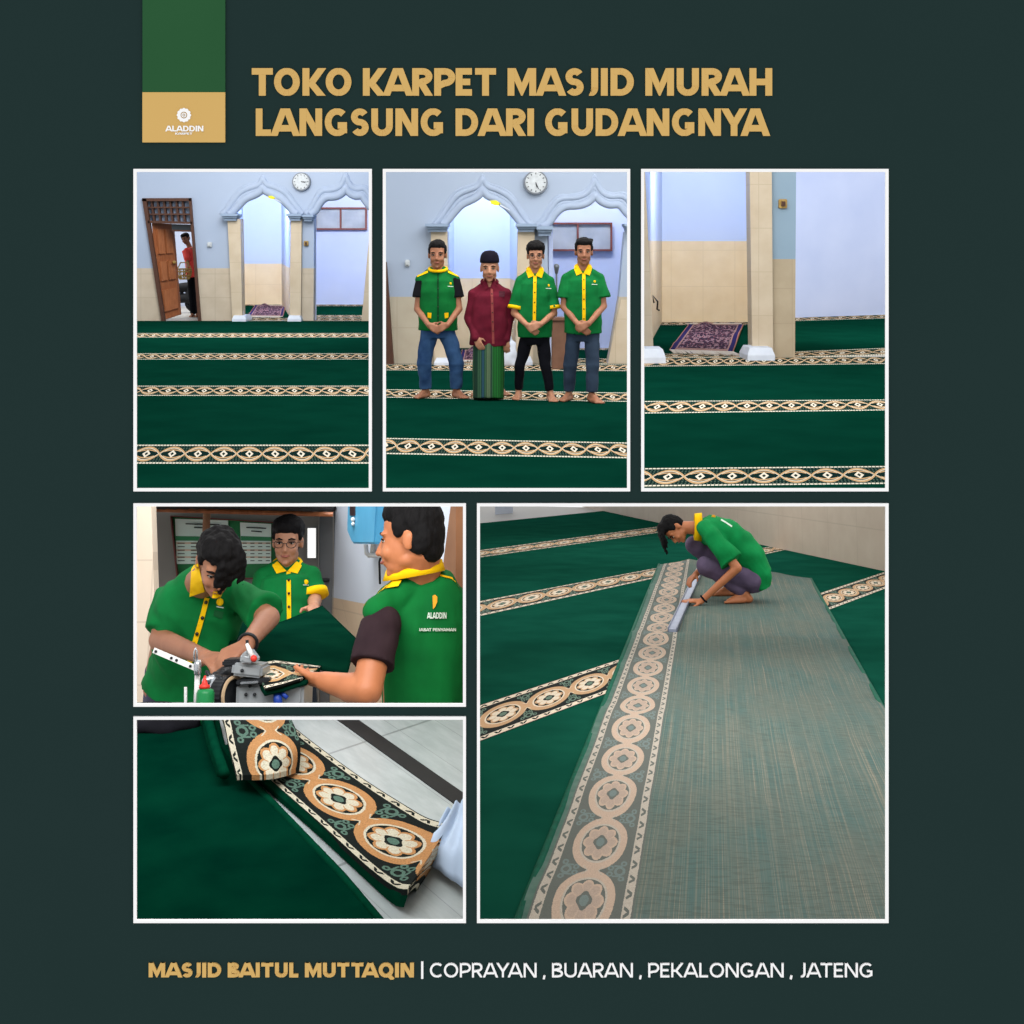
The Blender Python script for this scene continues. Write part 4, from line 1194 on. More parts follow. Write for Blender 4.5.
    nu_, nv_ = xc, d['neck']
    if d.get('round_collar'):
        cb = MB(); rr = .074*sc; pts = [nb+Vector((rr*math.cos(a), rr*.95*math.sin(a), .015+.022*math.sin(a)-.02)) for a in [2*PI*i/24 for i in range(25)]]
        cb.tube(pts, .017, 8); cb.put('collar', cm, place, smooth=True, parent=rt)
    else:
        all_ = Surf(place, shirt, body)
        cw_ = d.get('cw', 7.5)
        for s_ in (-1, 1):
            trim(all_, 'collar', ((nu_+s_*.6, nv_+4.5), (nu_+s_*cw_*.72, nv_-5.5), (nu_+s_*cw_*1.1, nv_-1), (nu_+s_*cw_*.78, nv_+7)), cm, rt, 6, 6, .012, .008)
        cb = MB(); rr = .066*sc
        pts = [nb+Vector((rr*math.cos(a), rr*math.sin(a), .012+.030*math.sin(a))) for a in [-.5+(PI+1)*i/16 for i in range(17)]]
        cb.tube(pts, .017, 8); cb.put('collar_stand', cm, place, smooth=True, parent=rt)
    if d.get('placket'):
        pl = strip_trim(sf, 'placket', [(xc+d.get('px', 0), nv_+5), (xc+d.get('px', 0)+d.get('pdx', 0), hemv+d.get('pend', -8))], d.get('pw', 3.2), d['placket'], rt, .009 if d.get('vest') else .005)
        for k in range(5):
            t = .12+.19*k
            dot(sf, 'button', (xc+d.get('px', 0)+d.get('pdx', 0)*t, nv_+5+(hemv-8-nv_-5)*t), .007, m_button, rt, .010)
    if d.get('logo'):
        lu, lv = d['logo']
        dot(sf, 'chest_emblem', (lu, lv), .013, m_yellow, rt, .005)
        strip_trim(sf, 'chest_lettering', [(lu-2.8, lv+2.8), (lu+2.8, lv+3.1)], .7, m_logo_w, rt, .005, 8, .002)
    head_parts(rt, H, glasses=d.get('glasses', False), place=place, smile=d.get('smile', False))
    if d.get('cap'):
        cb = MB(); q = [[H @ Vector((rx*math.cos(a), .012+ry*math.sin(a), z)) for a in [2*PI*i/24 for i in range(24)]] for rx, ry, z in ((.082, .098, .048), (.082, .098, .070), (.076, .093, .105), (.064, .080, .130), (.042, .056, .145), (.015, .02, .150))]
        cb.loft(q); cb.put('cap', m_cap_b, place, smooth=True, parent=rt)
        hb = MB(); hb.sphere(H @ Vector((0, .03, .02)), (.079, .082, .06), H.to_3x3()); put('hair', hb.fused(.009, 2), m_hair, place, parent=rt)
    else:
        hb = MB(); hair_prims(hb, H, d.get('hair', 'short'), d.get('seed', 3))
        put('hair', hb.fused(.008, 2, disp=.006, dsc=45), m_hair, place, parent=rt)
    return rt, sf, shirt, body
# leftmost, green vest over black T-shirt
rtA, sfA, shA, bA = man_front('person in green vest over black T-shirt and blue jeans, leftmost of four standing', 14.75, dict(
    xc=438, head=(437.4, 254.6, 1.24), neck=268.5, sh=(273, 21), hem=330, hemw=19.5, face=(0, -1, -.06), hair='short',
    arms=(((417.5, 309, -.02), (428.5, 325, -.24), (.75, -.05, -.45)), ((459, 309, -.02), (447.5, 325, -.24), (-.8, -.05, -.35))),
    knees=((424, 362), (456.5, 362)), toes=((415.6, 399), (465, 399)), splay=.7, tm=m_jeans, top=m_green_d, topname='vest', vest=True, sleeves=(.62, .075),
    round_collar=True, placket=m_black, pw=.8, pdx=0, pend=-1, logo=(450.6, 283.5), trou=(.098, .078, .062)), m_skin)
for s_ in (-1, 1):
    trim(sfA, 'yellow_pocket', ((438+s_*6.4, 313), (438+s_*10.5, 312.5), (438+s_*10.5, 317.5), (438+s_*7, 318.5)), m_yellow, rtA, 4, 4)
    trim(sfA, 'yellow_shoulder_trim', ((438+s_*10, 270.4), (438+s_*20.5, 274.5), (438+s_*21, 277), (438+s_*10, 272.6)), m_yellow, rtA, 6, 3, .008)
# capped man in maroon shirt and sarong
rtB, sfB, shB, bB = man_front('person in black cap, long maroon shirt and dark green striped sarong, smiling', 14.7, dict(
    xc=489.5, head=(489.6, 268.2, 1.24), neck=283, sh=(288, 20), hem=345, hemw=20, smile=True, cap=True,
    arms=(((470, 318, .02), (475.5, 338, -.12), (.45, -.25, -.8)), ((509, 318, .02), (506.5, 339, -.06), (.0, -.1, -1))), palm=(.3, .9, 0),
    knees=((482, 370), (497, 370)), toes=((473, 396.6), (506, 396)), splay=.5, sarong=(472.4, 504.6, 345, 400), top=m_maroon, topname='long_sleeved_shirt', sleeves=(2, .05),
    collar_m=m_maroon, cw=6, placket=mat('maroon_placket', (140, 62, 60), (120, 48, 48), 9), px=2.2, pdx=1.6, pw=2.4, pend=-1), m_skin_l)
trim(sfB, 'breast_pocket', ((499, 291), (505, 291.4), (504.6, 297), (499, 296.6)), mat('maroon_pocket', (70, 12, 30), (60, 10, 26), 9), rtB, 3, 3)
# bespectacled man
rtC, sfC, shC, bC = man_front('person with glasses and bushy hair in green shirt with yellow cuffs and tight black trousers', 14.6, dict(
    xc=535, head=(535.6, 255.6, 1.16), neck=271, sh=(275.5, 18.5), hem=336.6, hemw=17.6, hair='full', glasses=True,
    arms=(((514.4, 313, -.02), (527, 325, -.24), (.7, -.05, -.55)), ((554, 313, -.02), (541, 324, -.26), (-.8, -.05, -.35))),
    knees=((520, 364), (545, 364)), toes=((515.4, 400.5), (554, 402.4)), splay=.2, tm=m_trou_b, top=m_green, cuff=True, sleeves=(.86, .078),
    placket=m_yellow, px=0, pdx=-.8, pend=-10, logo=(548.6, 285.5), trou=(.080, .058, .044), cw=8.5), m_skin_l)
# rightmost
rtD, sfD, shD, bD = man_front('person in green shirt and dark slate jeans, rightmost of the four standing', 14.5, dict(
    xc=583, head=(583.8, 252, 1.18), neck=268.5, sh=(272.5, 20.5), hem=333, hemw=19, hair='side', face=(0, -1, -.02),
    arms=(((564, 307, -.02), (578.5, 325, -.24), (.7, -.05, -.55)), ((603.5, 306, -.02), (589, 323.5, -.26), (-.8, -.05, -.4))),
    knees=((570, 364), (592, 364)), toes=((561.5, 402), (600.5, 404)), splay=.55, tm=m_jeans_d, top=m_green, sleeves=(.70, .088),
    placket=m_yellow, px=.8, pdx=.2, pend=-12, logo=(594.6, 281.5), trou=(.090, .070, .058), cw=8.5), m_skin)
# person in the doorway, first window
m_red = mat('red_shirt', (244, 84, 76), (224, 66, 60), 9, .85)
yp = 31.2; J = lambda u, v, dy=0: HALL.dp(u, v, yp+dy)
rt = thing('person', HALL, Vector((J(191, 300).x, yp, .002)), 'person in red shirt leaning in the open doorway, holding a gold basket', 'person')
H = headmat(J(185.6, 239), (-.35, -1, -.15), (-.35, 0, 1), 1.05)
mb = MB(); head_prims(mb, H); mb.cone(H @ Vector((0, .02, -.06)), J(190, 248), .055, .06)
mb.body([(J(191.5, 248), .17, .1), (J(193.5, 262), .15, .11), (J(194.5, 276), .15, .11)], (1, 0, 0))
sh, el, wr = J(186.8, 251, -.1), J(187.8, 263, -.2), J(187, 270.5, -.4)
mb.cone(sh, el, .05, .042); mb.cone(el, wr, .042, .03); hand(mb, wr, (-.3, -.4, -.7), (-.6, -.2, .2), 1, .5)
for u in (192, 197):
    A = J(u+1, 310); A.z = .1
    mb.cone(J(u, 278), A, .09, .045); foot(mb, A, (-.2, -1, 0), 1, .002)
put('body', mb.fused(.012, 2), m_skin, HALL, parent=rt)
mb = MB(); mb.body([(J(190.6, 247.5), .10, .08), (J(190.8, 250), .2, .11), (J(192.8, 262), .17, .13), (J(194.3, 277), .18, .14)], (1, 0, 0)); mb.cone(sh, sh*.4+el*.6, .075, .075)
put('red_shirt', mb.fused(.012, 2), m_red, HALL, parent=rt)
mb = MB()
for u in (192, 197):
    A = J(u+1, 310); A.z = .12; mb.cone(J(u, 277), A, .12, .07)
put('trousers', mb.fused(.014, 2), m_trou_b, HALL, parent=rt)
hb = MB(); hair_prims(hb, H, 'full', 5); put('hair', hb.fused(.010, 2), m_hair, HALL, parent=rt)
head_parts(rt, H, place=HALL)
t = thing('basket', HALL, J(184.5, 277, -.5), 'small gold wire basket held by the person in red', 'basket')
c = J(184.3, 273.5, -.5)
mb = MB()
for z, r in ((-.12, .10), (-.05, .14), (.04, .16), (.1, .15)):
    mb.tube([c+Vector((r*math.cos(a), r*.8*math.sin(a), z)) for a in [2*PI*i/16 for i in range(17)]], .016, 6)
for i in range(10):
    a = 2*PI*i/10; mb.tube([c+Vector((r*math.cos(a), r*.8*math.sin(a), z)) for z, r in ((-.12, .10), (-.05, .14), (.04, .16), (.1, .15))], .014, 5)
mb.put('wire_basket', m_gold, HALL, parent=t)
mb = MB(); mb.tube([c+Vector((-.15, 0, .1)), c+Vector((-.08, 0, .24)), c+Vector((.08, 0, .24)), c+Vector((.15, 0, .1))], .014); mb.put('handle', m_gold, HALL, parent=t)
# scooter shape behind him
sc_ = thing('motor_scooter', HALL, Vector((J(184, 300).x, 33, .002)), 'dark motor scooter parked in the passage behind the person in red', 'motor scooter')
c = Vector((HALL.dp(177.5, 300, 33).x, 33, 0))
for dx in (-.42, .42):
    ring = [c+Vector((dx+.2*math.cos(a), 0, .26+.2*math.sin(a))) for a in [2*PI*i/20 for i in range(21)]]
    MB().tube(ring, .055, 8).put('wheel', m_dark, HALL, smooth=True, parent=sc_)
mb = MB(); mb.cone(c+Vector((-.42, 0, .35)), c+Vector((-.25, 0, .85)), .06, .07); mb.cone(c+Vector((-.3, 0, .32)), c+Vector((.2, 0, .35)), .1, .12); mb.cone(c+Vector((.1, 0, .6)), c+Vector((.55, 0, .66)), .12, .10); mb.cone(c+Vector((.3, 0, .35)), c+Vector((.35, 0, .6)), .14, .12)
put('scooter_body', mb.fused(.02, 3), m_dark, HALL, parent=sc_)
MB().tube([c+Vector((-.25, -.3, .9)), c+Vector((-.25, 0, .88)), c+Vector((-.25, .3, .9))], .025).put('handlebar', m_dark, HALL, parent=sc_)
# ------------------------------------------------------------------ the workshop: three men at the edging machine
WK = WORK; YW = 9.0
m_gwall = mat('grey_wall_paint', (138, 136, 132), (122, 120, 116), 1.5, .8)
m_gdoor = mat('grey_door_paint', (112, 114, 116), (100, 102, 104), 2, .6)
m_wwall = tile_mat('white_and_cream_wall', (226, 200, 170), (216, 188, 156), (196, 170, 142), .5, .4, .004, split=1.262, upper=((220, 228, 240), (212, 220, 234)))
m_ctile = tile_mat('cream_tile_wall', (222, 206, 186), (212, 194, 172), (190, 172, 152), .3, .3, .004)
m_steel = mat('machine_grey', (150, 154, 156), (128, 132, 136), 14, .35, metal=.25, spec=.5)
m_chrome = mat('chrome', (190, 194, 198), (160, 164, 170), 20, .22, metal=.8)
m_mach_d = mat('dark_machine_metal', (42, 44, 48), (24, 26, 28), 40, .4, metal=.4)
m_whitemetal = mat('white_metal', (222, 222, 220), (206, 206, 204), 14, .4)
m_bluebox = mat('blue_enamel', (86, 168, 206), (72, 150, 190), 4, .45)
m_bluedark = mat('dark_display', (54, 40, 44), rough=.3)
m_pile4 = mat('carpet_pile_dark', (6, 46, 32), (3, 34, 24), 5, 1.0, spec=0.0, bmp=.1)
m_bandw = border_mat('carpet_border_close', (14, 18, 16), (200, 158, 110), (226, 214, 192), (88, 112, 96))
def W4(q, y): return [WK.dp(u, v, y) for u, v in q]
def ppl(nm, q, y, th, m, **k): return MB().prism(W4(q, y), (0, th, 0)).put(nm, m, WK, **k)
MB().prism([Vector((-4, 5.1, 0)), Vector((-.2, 5.1, 0)), Vector((-.2, 9.1, 0)), Vector((-4, 9.1, 0))], (0, 0, -.03)).put('floor', mat('workshop_floor', (120, 104, 92), (100, 86, 76), 2, .7), WK, kind='structure')
MB().prism([Vector((x, YW, z)) for x, z in ((-2.5, 0), (-1.13, 0), (-1.13, 1.86), (-2.5, 1.86))], (0, .04, 0)).put('wall_back', m_gwall, WK, kind='structure')
ppl('wall_back', [(149, 1000-200), (318, 800), (318, 498), (149, 498)], YW, .06, m_gwall, kind='structure')
dg = ppl('door_3', [(317.6, 800), (333.5, 800), (333.5, 498), (317.6, 498)], YW-.02, .06, m_gdoor, kind='structure')
for u in (317.8, 332.6): ppl('door_stile', [(u, 800), (u+1.2, 800), (u+1.2, 503), (u, 503)], YW-.06, .04, m_gwall, parent=dg)
hb = WK.dp(328, 580, YW-.04); MB().tube([hb, hb+Vector((0, -.06, 0)), hb+Vector((-.07, -.06, 0))], .012).put('door_handle', m_mach_d, WK, parent=dg)
ppl('window_3', [(306.4, 559), (317, 559), (317, 527), (306.4, 527)], YW-.03, .03, m_gdoor, kind='structure')
ppl('window_4', [(307.6, 557.8), (315.6, 557.8), (315.6, 528.2), (307.6, 528.2)], YW-.04, .02, emat('daylit_pane', (252, 252, 248), .9), kind='structure')
ppl('wall_left', [(-60, 830), (162, 830), (151, 498), (-60, 498)], 7.2, .1, m_ctile, kind='structure')
# dark corrugated awning
ce = MB(); z0 = WK.dp(0, 511.6, YW-.05).z
for i in range(22):
    ce.tube([Vector((-2.5+i*.065, YW-.05, z0+.03)), Vector((-2.5+i*.065, 7.3, z0+.03))], .034, 8)
ce.put('ceiling', mat('dark_corrugated_sheet', (44, 38, 36), (28, 24, 22), 6, .8), WK, kind='structure')
MB().tube([WK.dp(150, 509.5, 8.4), WK.dp(333, 514.5, 8.4)], .014).put('trim_40', m_wood, WK, kind='structure')
pole = WK.dp(204.7, 560, 8.5)
MB().tube([Vector((pole.x, 8.5, 0)), Vector((pole.x, 8.5, 1.82))], .022, 10).put('wooden_pole', mat('bamboo_brown', (158, 116, 84), (130, 90, 62), 8, .6), WK, label='thin brown wooden pole standing in front of the notice board', cat='pole')
# notice board
nb_ = thing('notice_board', WK, WK.dp(225, 577, YW-.06), 'framed green notice board with two pale printed tables on the grey wall', 'notice board')
fr = [(170.4, 516), (275, 522.6), (277, 578.6), (177, 578)]
ppl('green_backing', fr, YW-.05, .03, mat('notice_green', (34, 122, 70), (26, 104, 58), 5, .6), parent=nb_)
def fb(a, b, w=1.1):
    d = (Vector(b)-Vector(a)).normalized(); s_ = Vector((-d.y, d.x))*w/2; a, b = Vector(a), Vector(b)
    return [tuple(q) for q in (a-s_, b-s_, b+s_, a+s_)]
for i in range(4): ppl('board_frame', fb(fr[i], fr[(i+1) % 4]), YW-.09, .05, m_redwood, parent=nb_)
m_paper = mat('printed_sheet', (206, 232, 222), (232, 244, 238), 3, .5); m_paperh = mat('sheet_green_band', (52, 140, 92), (44, 128, 82), 3, .5)
m_rowp = mat('sheet_peach_row', (226, 206, 182), rough=.6); m_ink = mat('dark_ink', (40, 54, 50), rough=.6)
for (u0, u1, t0) in ((175, 228, 518.2), (240, 271, 521.8)):
    pa = ppl('printed_table', [(u0, t0+.6), (u1, t0+2.2), (u1, 563.5), (u0+1.8, 564)], YW-.065, .01, m_paper, parent=nb_)
    s0 = (u1-u0)
    ppl('sheet_band', [(u0+.8, 536), (u1, 537), (u1, 541), (u0+.9, 540.6)], YW-.07, .008, m_paperh, parent=pa)
    ik = MB()
    ik.prism(W4([(u0+s0*.2, t0+5), (u1-s0*.16, t0+6), (u1-s0*.16, t0+7.2), (u0+s0*.2, t0+6.2)], YW-.075), (0, .005, 0))
    ik.prism(W4([(u0+s0*.36, t0+8.6), (u1-s0*.3, t0+9.4), (u1-s0*.3, t0+10.6), (u0+s0*.36, t0+9.8)], YW-.075), (0, .005, 0))
    for r_ in range(6):
        v = 543.2+r_*3.5
        if r_ % 2 == 0: ppl('table_row', [(u0+1.2, v-1), (u1, v-.8), (u1, v+.9), (u0+1.3, v+.8)], YW-.07, .006, m_rowp, parent=pa)
        for c_ in range(4):
            a = u0+2.6+c_*s0*.25
            ik.prism(W4([(a, v-.4), (a+s0*.13, v-.4), (a+s0*.13, v+.4), (a, v+.4)], YW-.078), (0, .004, 0))
    ik.put('print', m_ink, WK, parent=pa)
# white wall running towards the viewer on the right
wa, wb = WK.dp(333, 550, 9.0), WK.dp(470, 550, 5.75)
wdir = Vector((wb.x-wa.x, wb.y-wa.y, 0)); wn = Vector((wdir.y, -wdir.x, 0)).normalized()
if wn.y > 0: wn = -wn
def wp(u, v, off=0.0): return WK.pl(u, v, Vector((wa.x, wa.y, 0))+wn*off, wn)
def lowhi(u):
    a = wp(u, 550); return Vector((a.x, a.y, 0)), wp(u, 497)
a0, a1 = lowhi(333); b0, b1 = lowhi(468)
mb = MB().prism([a0, b0, b1, a1], -wn*.008); mb.uv = [((p-a0).length, p.z) for p in mb.v]
mb.put('wall_right', m_wwall, WK, kind='structure')
MB().prism([wp(451.5, 590, .02), wp(468, 590, .02), wp(468, 498, .02), wp(463.6, 498, .02)], wn*.05).put('trim_41', mat('brown_door_frame', (150, 104, 72), (128, 86, 58), 5, .6), WK, kind='structure')
bb = thing('meter_box', WK, wp(360, 544, .1), 'light blue meter box with a dark display on the white wall', 'meter box')
MB().prism([wp(u, v, .16) for u, v in ((347.8, 499), (347, 531.5), (352, 543.6), (373.6, 544), (376.4, 499))], wn*-.12).put('box_body', m_bluebox, WK, bevel=.008, parent=bb)
MB().prism([wp(u, v, .161) for u, v in ((350.8, 503), (350.8, 515.6), (355.4, 515.6), (355.4, 503))], wn*.006).put('display', m_bluedark, WK, parent=bb)
MB().cone(wp(353, 519.5, .16), wp(353, 519.5, .17), .012, .012).put('dial', m_whitemetal, WK, parent=bb)
MB().cone(wp(353, 524, .16), wp(353, 524, .17), .010, .010).put('dial', m_whitemetal, WK, parent=bb)
MB().tube([wp(376, 499, .04), wp(374.4, 540, .04), wp(372.6, 556, .04)], .016).put('conduit', m_whitemetal, WK, smooth=True, label='white vertical conduit beside the blue meter box', cat='conduit')
MB().tube([wp(u, v, .05) for u, v in ((366, 545), (366.4, 553), (369, 555.4), (381, 555))], .012).put('conduit', m_whitemetal, WK, smooth=True, label='short white elbow pipe below the blue meter box', cat='pipe')
MB().tube([wp(u, v, .03) for u, v in ((381, 556), (379.4, 562), (380, 584))], .006).put('cable', m_mach_d, WK, smooth=True, label='thin dark cable hanging on the white wall below the meter box', cat='cable')

# middle man
rtM, sfM, shM, bM = man_front('person with glasses and bushy hair in green shirt, standing behind the raised carpet', 7.6, dict(
    xc=287, head=(287.6, 541.8, 1.02), neck=566.5, sh=(571.5, 31), hem=650, hemw=30, hair='full', glasses=True, face=(.02, -1, -.12),
    arms=(((262, 606, .02), (268, 632, -.2), (.5, -.6, -.3)), ((314.5, 600, -.02), (314, 607.5, -.42), (.2, -.9, -.1))), palm=(-.3, .3, -.9),
    knees=((276, 770), (298, 770)), toes=((276, 843), (298, 843)), splay=.2, tm=m_jeans_d, top=m_green, cuff=True, sleeves=(.84, .075),
    placket=m_yellow, px=1.6, pdx=.6, pend=-12, pw=4.2, logo=(306, 582), trou=(.090, .068, .055), cw=13.5), m_skin_l, place=WK, vox=.008)

# left man, bent over the machine
J = lambda u, v, y: WK.dp(u, v, y)
rtL = thing('person', WK, Vector((J(190, 700, 5.5).x, 5.6, 0)), 'person with long black fringe bending over the machine in green shirt', 'person')
H = headmat(J(217.5, 563, 5.12), (.26, -.72, -.62), (.22, -.55, .78), .93)
mb = MB(); head_prims(mb, H)
nk = J(201, 583, 5.40)
mb.cone(H @ Vector((0, .02, -.05)), nk, .055, .064)
shl, shr = J(169, 600, 5.5), J(240, 596, 5.42)
ell_, elr = J(161, 640, 5.42), J(268, 618, 5.25)
wrl, wrr = J(205, 657, 5.02), J(246.5, 645, 4.98)
mb.body([(J(201, 594, 5.46), .10, .07), (J(198, 614, 5.5), .14, .09), (J(190, 650, 5.6), .15, .11), (J(184, 690, 5.72), .16, .12)], (1, .05, 0))
mb.cone(shl, ell_, .048, .044); mb.cone(ell_, wrl, .047, .028); mb.cone(shr, elr, .048, .043); mb.cone(elr, wrr, .045, .028)
hand(mb, wrl, J(222, 660, 4.9)-wrl, (.2, .2, -1), -1, .75, 1.02, thumb=.6)
hand(mb, wrr, J(226, 656, 4.9)-wrr, (-.1, .2, -1), 1, .75, 1.02, thumb=.6)
legsL = []
for hx, fx in ((174, 168), (198, 204)):
    hp_ = J(hx, 695, 5.72); A = Vector((J(fx, 900, 5.6).x, 5.62, .09)); K = (hp_+A)/2+Vector((0, -.08, 0))
    legsL.append((hp_, K, A)); mb.cone(hp_, K, .07, .05); mb.cone(K, A, .05, .034); foot(mb, A, (0, -1, 0), 1, .0)
bodyL = put('body', mb.fused(.0065, 4), m_skin, WK, parent=rtL)
mb = MB()
mb.body([(J(186, 670, 5.66), .155, .125), (J(184, 700, 5.74), .16, .13), (J(184, 712, 5.74), .12, .12)], (1, .05, 0))
for h_, K, A in legsL: mb.cone(h_, K, .092, .072); mb.cone(K, A+Vector((0, 0, .04)), .072, .056)
put('trousers', mb.fused(.009, 3, disp=.008), mat('slate_trousers', (70, 72, 92), (54, 56, 74), 8, .9), WK, parent=rtL)
mb = MB()
mb.body([(J(203, 580, 5.42), .075, .065), (J(202, 590, 5.46), .135, .095), (J(199, 607, 5.48), .172, .13), (J(194, 640, 5.52), .162, .13), (J(187, 668, 5.60), .158, .13), (J(184, 686, 5.64), .160, .135)], (1, .08, .10), 26, 2.4)
for S_, E_, k in ((shl, ell_, .80), (shr, elr, .86)):
    mb.cone(nk+Vector((0, .05, 0)), S_, .066, .062)
    e_ = S_+(E_-S_)*k; mb.body([(S_, .062, .064), ((S_+e_)/2, .064, .068), (e_, .068, .074)], (0, 1, 0), 18, 2.1)
me = mb.fused(.008, 4)
nn = [v.normal.copy() for v in me.vertices]
for v, n_ in zip(me.vertices, nn):
    q = v.co
    v.co += n_*(noise.noise(Vector((q.x*9+q.z*5, q.y*5, q.z*4-q.x*3)))*.024+noise.noise(Vector((q.x*24+q.z*14, q.y*10, q.z*9)))*.008)
shirtL = put('shirt', me, m_green, WK, parent=rtL)
sL = Surf(WK, shirtL); sLa = Surf(WK, shirtL, bodyL)
trim(sLa, 'collar', ((191.5, 566), (198, 563.5), (204.6, 592), (189.5, 597)), m_yellow, rtL, 8, 10, .012, .008)
trim(sLa, 'collar', ((213, 591.5), (223, 592), (220.5, 598.5), (212, 598)), m_yellow, rtL, 5, 4, .012, .008)
strip_trim(sL, 'placket', [(207, 598), (203.5, 612), (199, 628), (194, 645)], 5.0, m_yellow, rtL, .007, 16)
strip_trim(sL, 'placket', [(190, 651), (189.6, 664)], 5.0, m_yellow, rtL, .007, 6)
for p in ((206, 602.5), (202.4, 618), (197, 634), (193.6, 644)): dot(sL, 'button', p, .007, m_button, rtL, .014)
dot(sL, 'chest_emblem', (220, 602), .014, m_yellow, rtL, .008); strip_trim(sL, 'chest_lettering', [(216.5, 606.6), (223.5, 607.8)], 1.1, m_logo_w, rtL, .008, 6, .002)
trim(sL, 'breast_pocket', ((214.6, 610), (224, 612), (222, 619), (213.4, 615.6)), mat('pocket_green', (4, 84, 40), (2, 72, 32), 8), rtL, 5, 5, .007)
head_parts(rtL, H, place=WK)
hb_ = MB(); hair_prims(hb_, H, 'fringe', 11, (-.012, .078)); put('hair', hb_.fused(.006, 2, disp=.008, dsc=50), m_hair, WK, parent=rtL)
bt = MB(); d_ = (wrr-elr).normalized(); pw = wrr-d_*.02; sd = d_.cross(Vector((0, 0, 1))).normalized(); up = sd.cross(d_)
bt.tube([pw+(sd*math.cos(a)+up*math.sin(a))*.032 for a in [2*PI*i/20 for i in range(21)]], .006); bt.put('wristband', m_mach_d, WK, smooth=True, parent=rtL)

# right man seen from behind
rtR = thing('person', WK, Vector((J(425, 700, 4.75).x, 4.85, 0)), 'person seen from behind in green vest over a dark T-shirt, near right', 'person')
H = headmat(J(409.5, 538.5, 4.78), (-.96, .20, -.12), (-.08, 0, 1), 1.06)
mb = MB(); head_prims(mb, H, 1.1)
nkR = J(416, 580, 4.86)
mb.cone(H @ Vector((0, .03, -.04)), nkR, .062, .070); mb.cone(H @ Vector((0, .05, .0)), nkR+Vector((.02, 0, 0)), .055, .068)
sdR = Vector((.94, .34, 0))
shR_ = J(381, 622, 4.72); elR_ = J(367, 690, 4.62); wrR_ = J(324, 681, 4.72)
mb.body([(J(418, 600, 4.87), .10, .07), (J(420, 640, 4.9), .13, .09), (J(424, 700, 4.92), .14, .10), (J(424, 790, 4.95), .15, .11)], sdR)
mb.cone(shR_+(elR_-shR_)*.25, elR_, .054, .050, 16); mb.cone(elR_, J(352, 688, 4.66), .050, .050, 16); mb.cone(J(352, 688, 4.66), wrR_, .050, .031, 16)
hand(mb, wrR_, J(300, 683, 4.84)-wrR_, (-.1, .6, .8), -1, .55, 1.1, thumb=.5)
far_sh = J(449, 616, 5.0); far_el = Vector((far_sh.x+.02, far_sh.y-.02, far_sh.z-.28))
mb.cone(far_sh, far_el, .056, .046); fw_ = far_el+Vector((-.10, .22, -.05)); mb.cone(far_el, fw_, .046, .03); hand(mb, fw_, (-.3, .9, 0), (0, 0, -1), 1, .4)
for s_ in (-1, 1):
    hp_ = J(424, 800, 4.95)+sdR*s_*.09; A = Vector((hp_.x+.0, hp_.y-.02, .09)); K = (hp_+A)/2+Vector((-.03, .03, 0))
    mb.cone(hp_, K, .075, .052); mb.cone(K, A, .05, .034); foot(mb, A, (-.8, .5, 0), 1, .0)
bodyR = put('body', mb.fused(.006, 4), m_skin_w, WK, parent=rtR)
mb = MB()
mb.body([(J(424, 770, 4.95), .16, .125), (J(424, 810, 4.95), .165, .13)], sdR)
for s_ in (-1, 1):
    hp_ = J(424, 800, 4.95)+sdR*s_*.09; A = Vector((hp_.x+.0, hp_.y-.02, .12)); K = (hp_+A)/2+Vector((-.03, .03, 0)); mb.cone(hp_, K, .095, .072); mb.cone(K, A, .072, .056)
put('trousers', mb.fused(.012, 3), m_jeans_d, WK, parent=rtR)
mb = MB(); k = .64; e_ = shR_+(elR_-shR_)*k; n_ = (elR_-shR_).normalized()
mb.sphere(shR_+Vector((.01, 0, -.01)), .062); mb.body([(shR_, .060, .062), ((shR_+e_)/2, .066, .070), (e_, .071, .074)], (0, 1, 0), 20, 2.1)
mb.cone(far_sh, far_sh+(far_el-far_sh)*.6, .070, .068)
mb.body([(J(418, 596, 4.87), .08, .06), (J(420, 612, 4.88), .12, .08), (J(420, 650, 4.89), .12, .08)], sdR)
put('undershirt', mb.fused(.007, 3, disp=.006, dsc=16), m_brownblack, WK, parent=rtR)
mb = MB()
mb.body([(J(416, 579, 4.86), .088, .080), (J(417, 585, 4.87), .125, .092), (J(419, 598, 4.89), .170, .118), (J(421, 622, 4.90), .160, .14), (J(423, 655, 4.92), .148, .14), (J(424, 706, 4.94), .152, .14), (J(424, 775, 4.95), .155, .14)], sdR, 28, 2.4)
mb.cone(J(411, 583, 4.84), J(384, 606, 4.76), .055, .048); mb.cone(J(425, 583, 4.90), J(454, 598, 5.0), .055, .055)
mb.cone(J(384, 606, 4.76), J(400, 640, 4.86), .05, .07); mb.cone(J(388, 604, 4.78), J(377, 611, 4.74), .050, .052)
me = mb.fused(.008, 5); nn = [v.normal.copy() for v in me.vertices]
for v, n_ in zip(me.vertices, nn):
    q = v.co; v.co += n_*(noise.noise(Vector((q.x*11, q.y*8, q.z*2.2)))*.022+noise.noise(Vector((q.x*26, q.y*12, q.z*6)))*.006)
vestR = put('vest', me, m_green_d, WK, parent=rtR)
sR = Surf(WK, vestR)
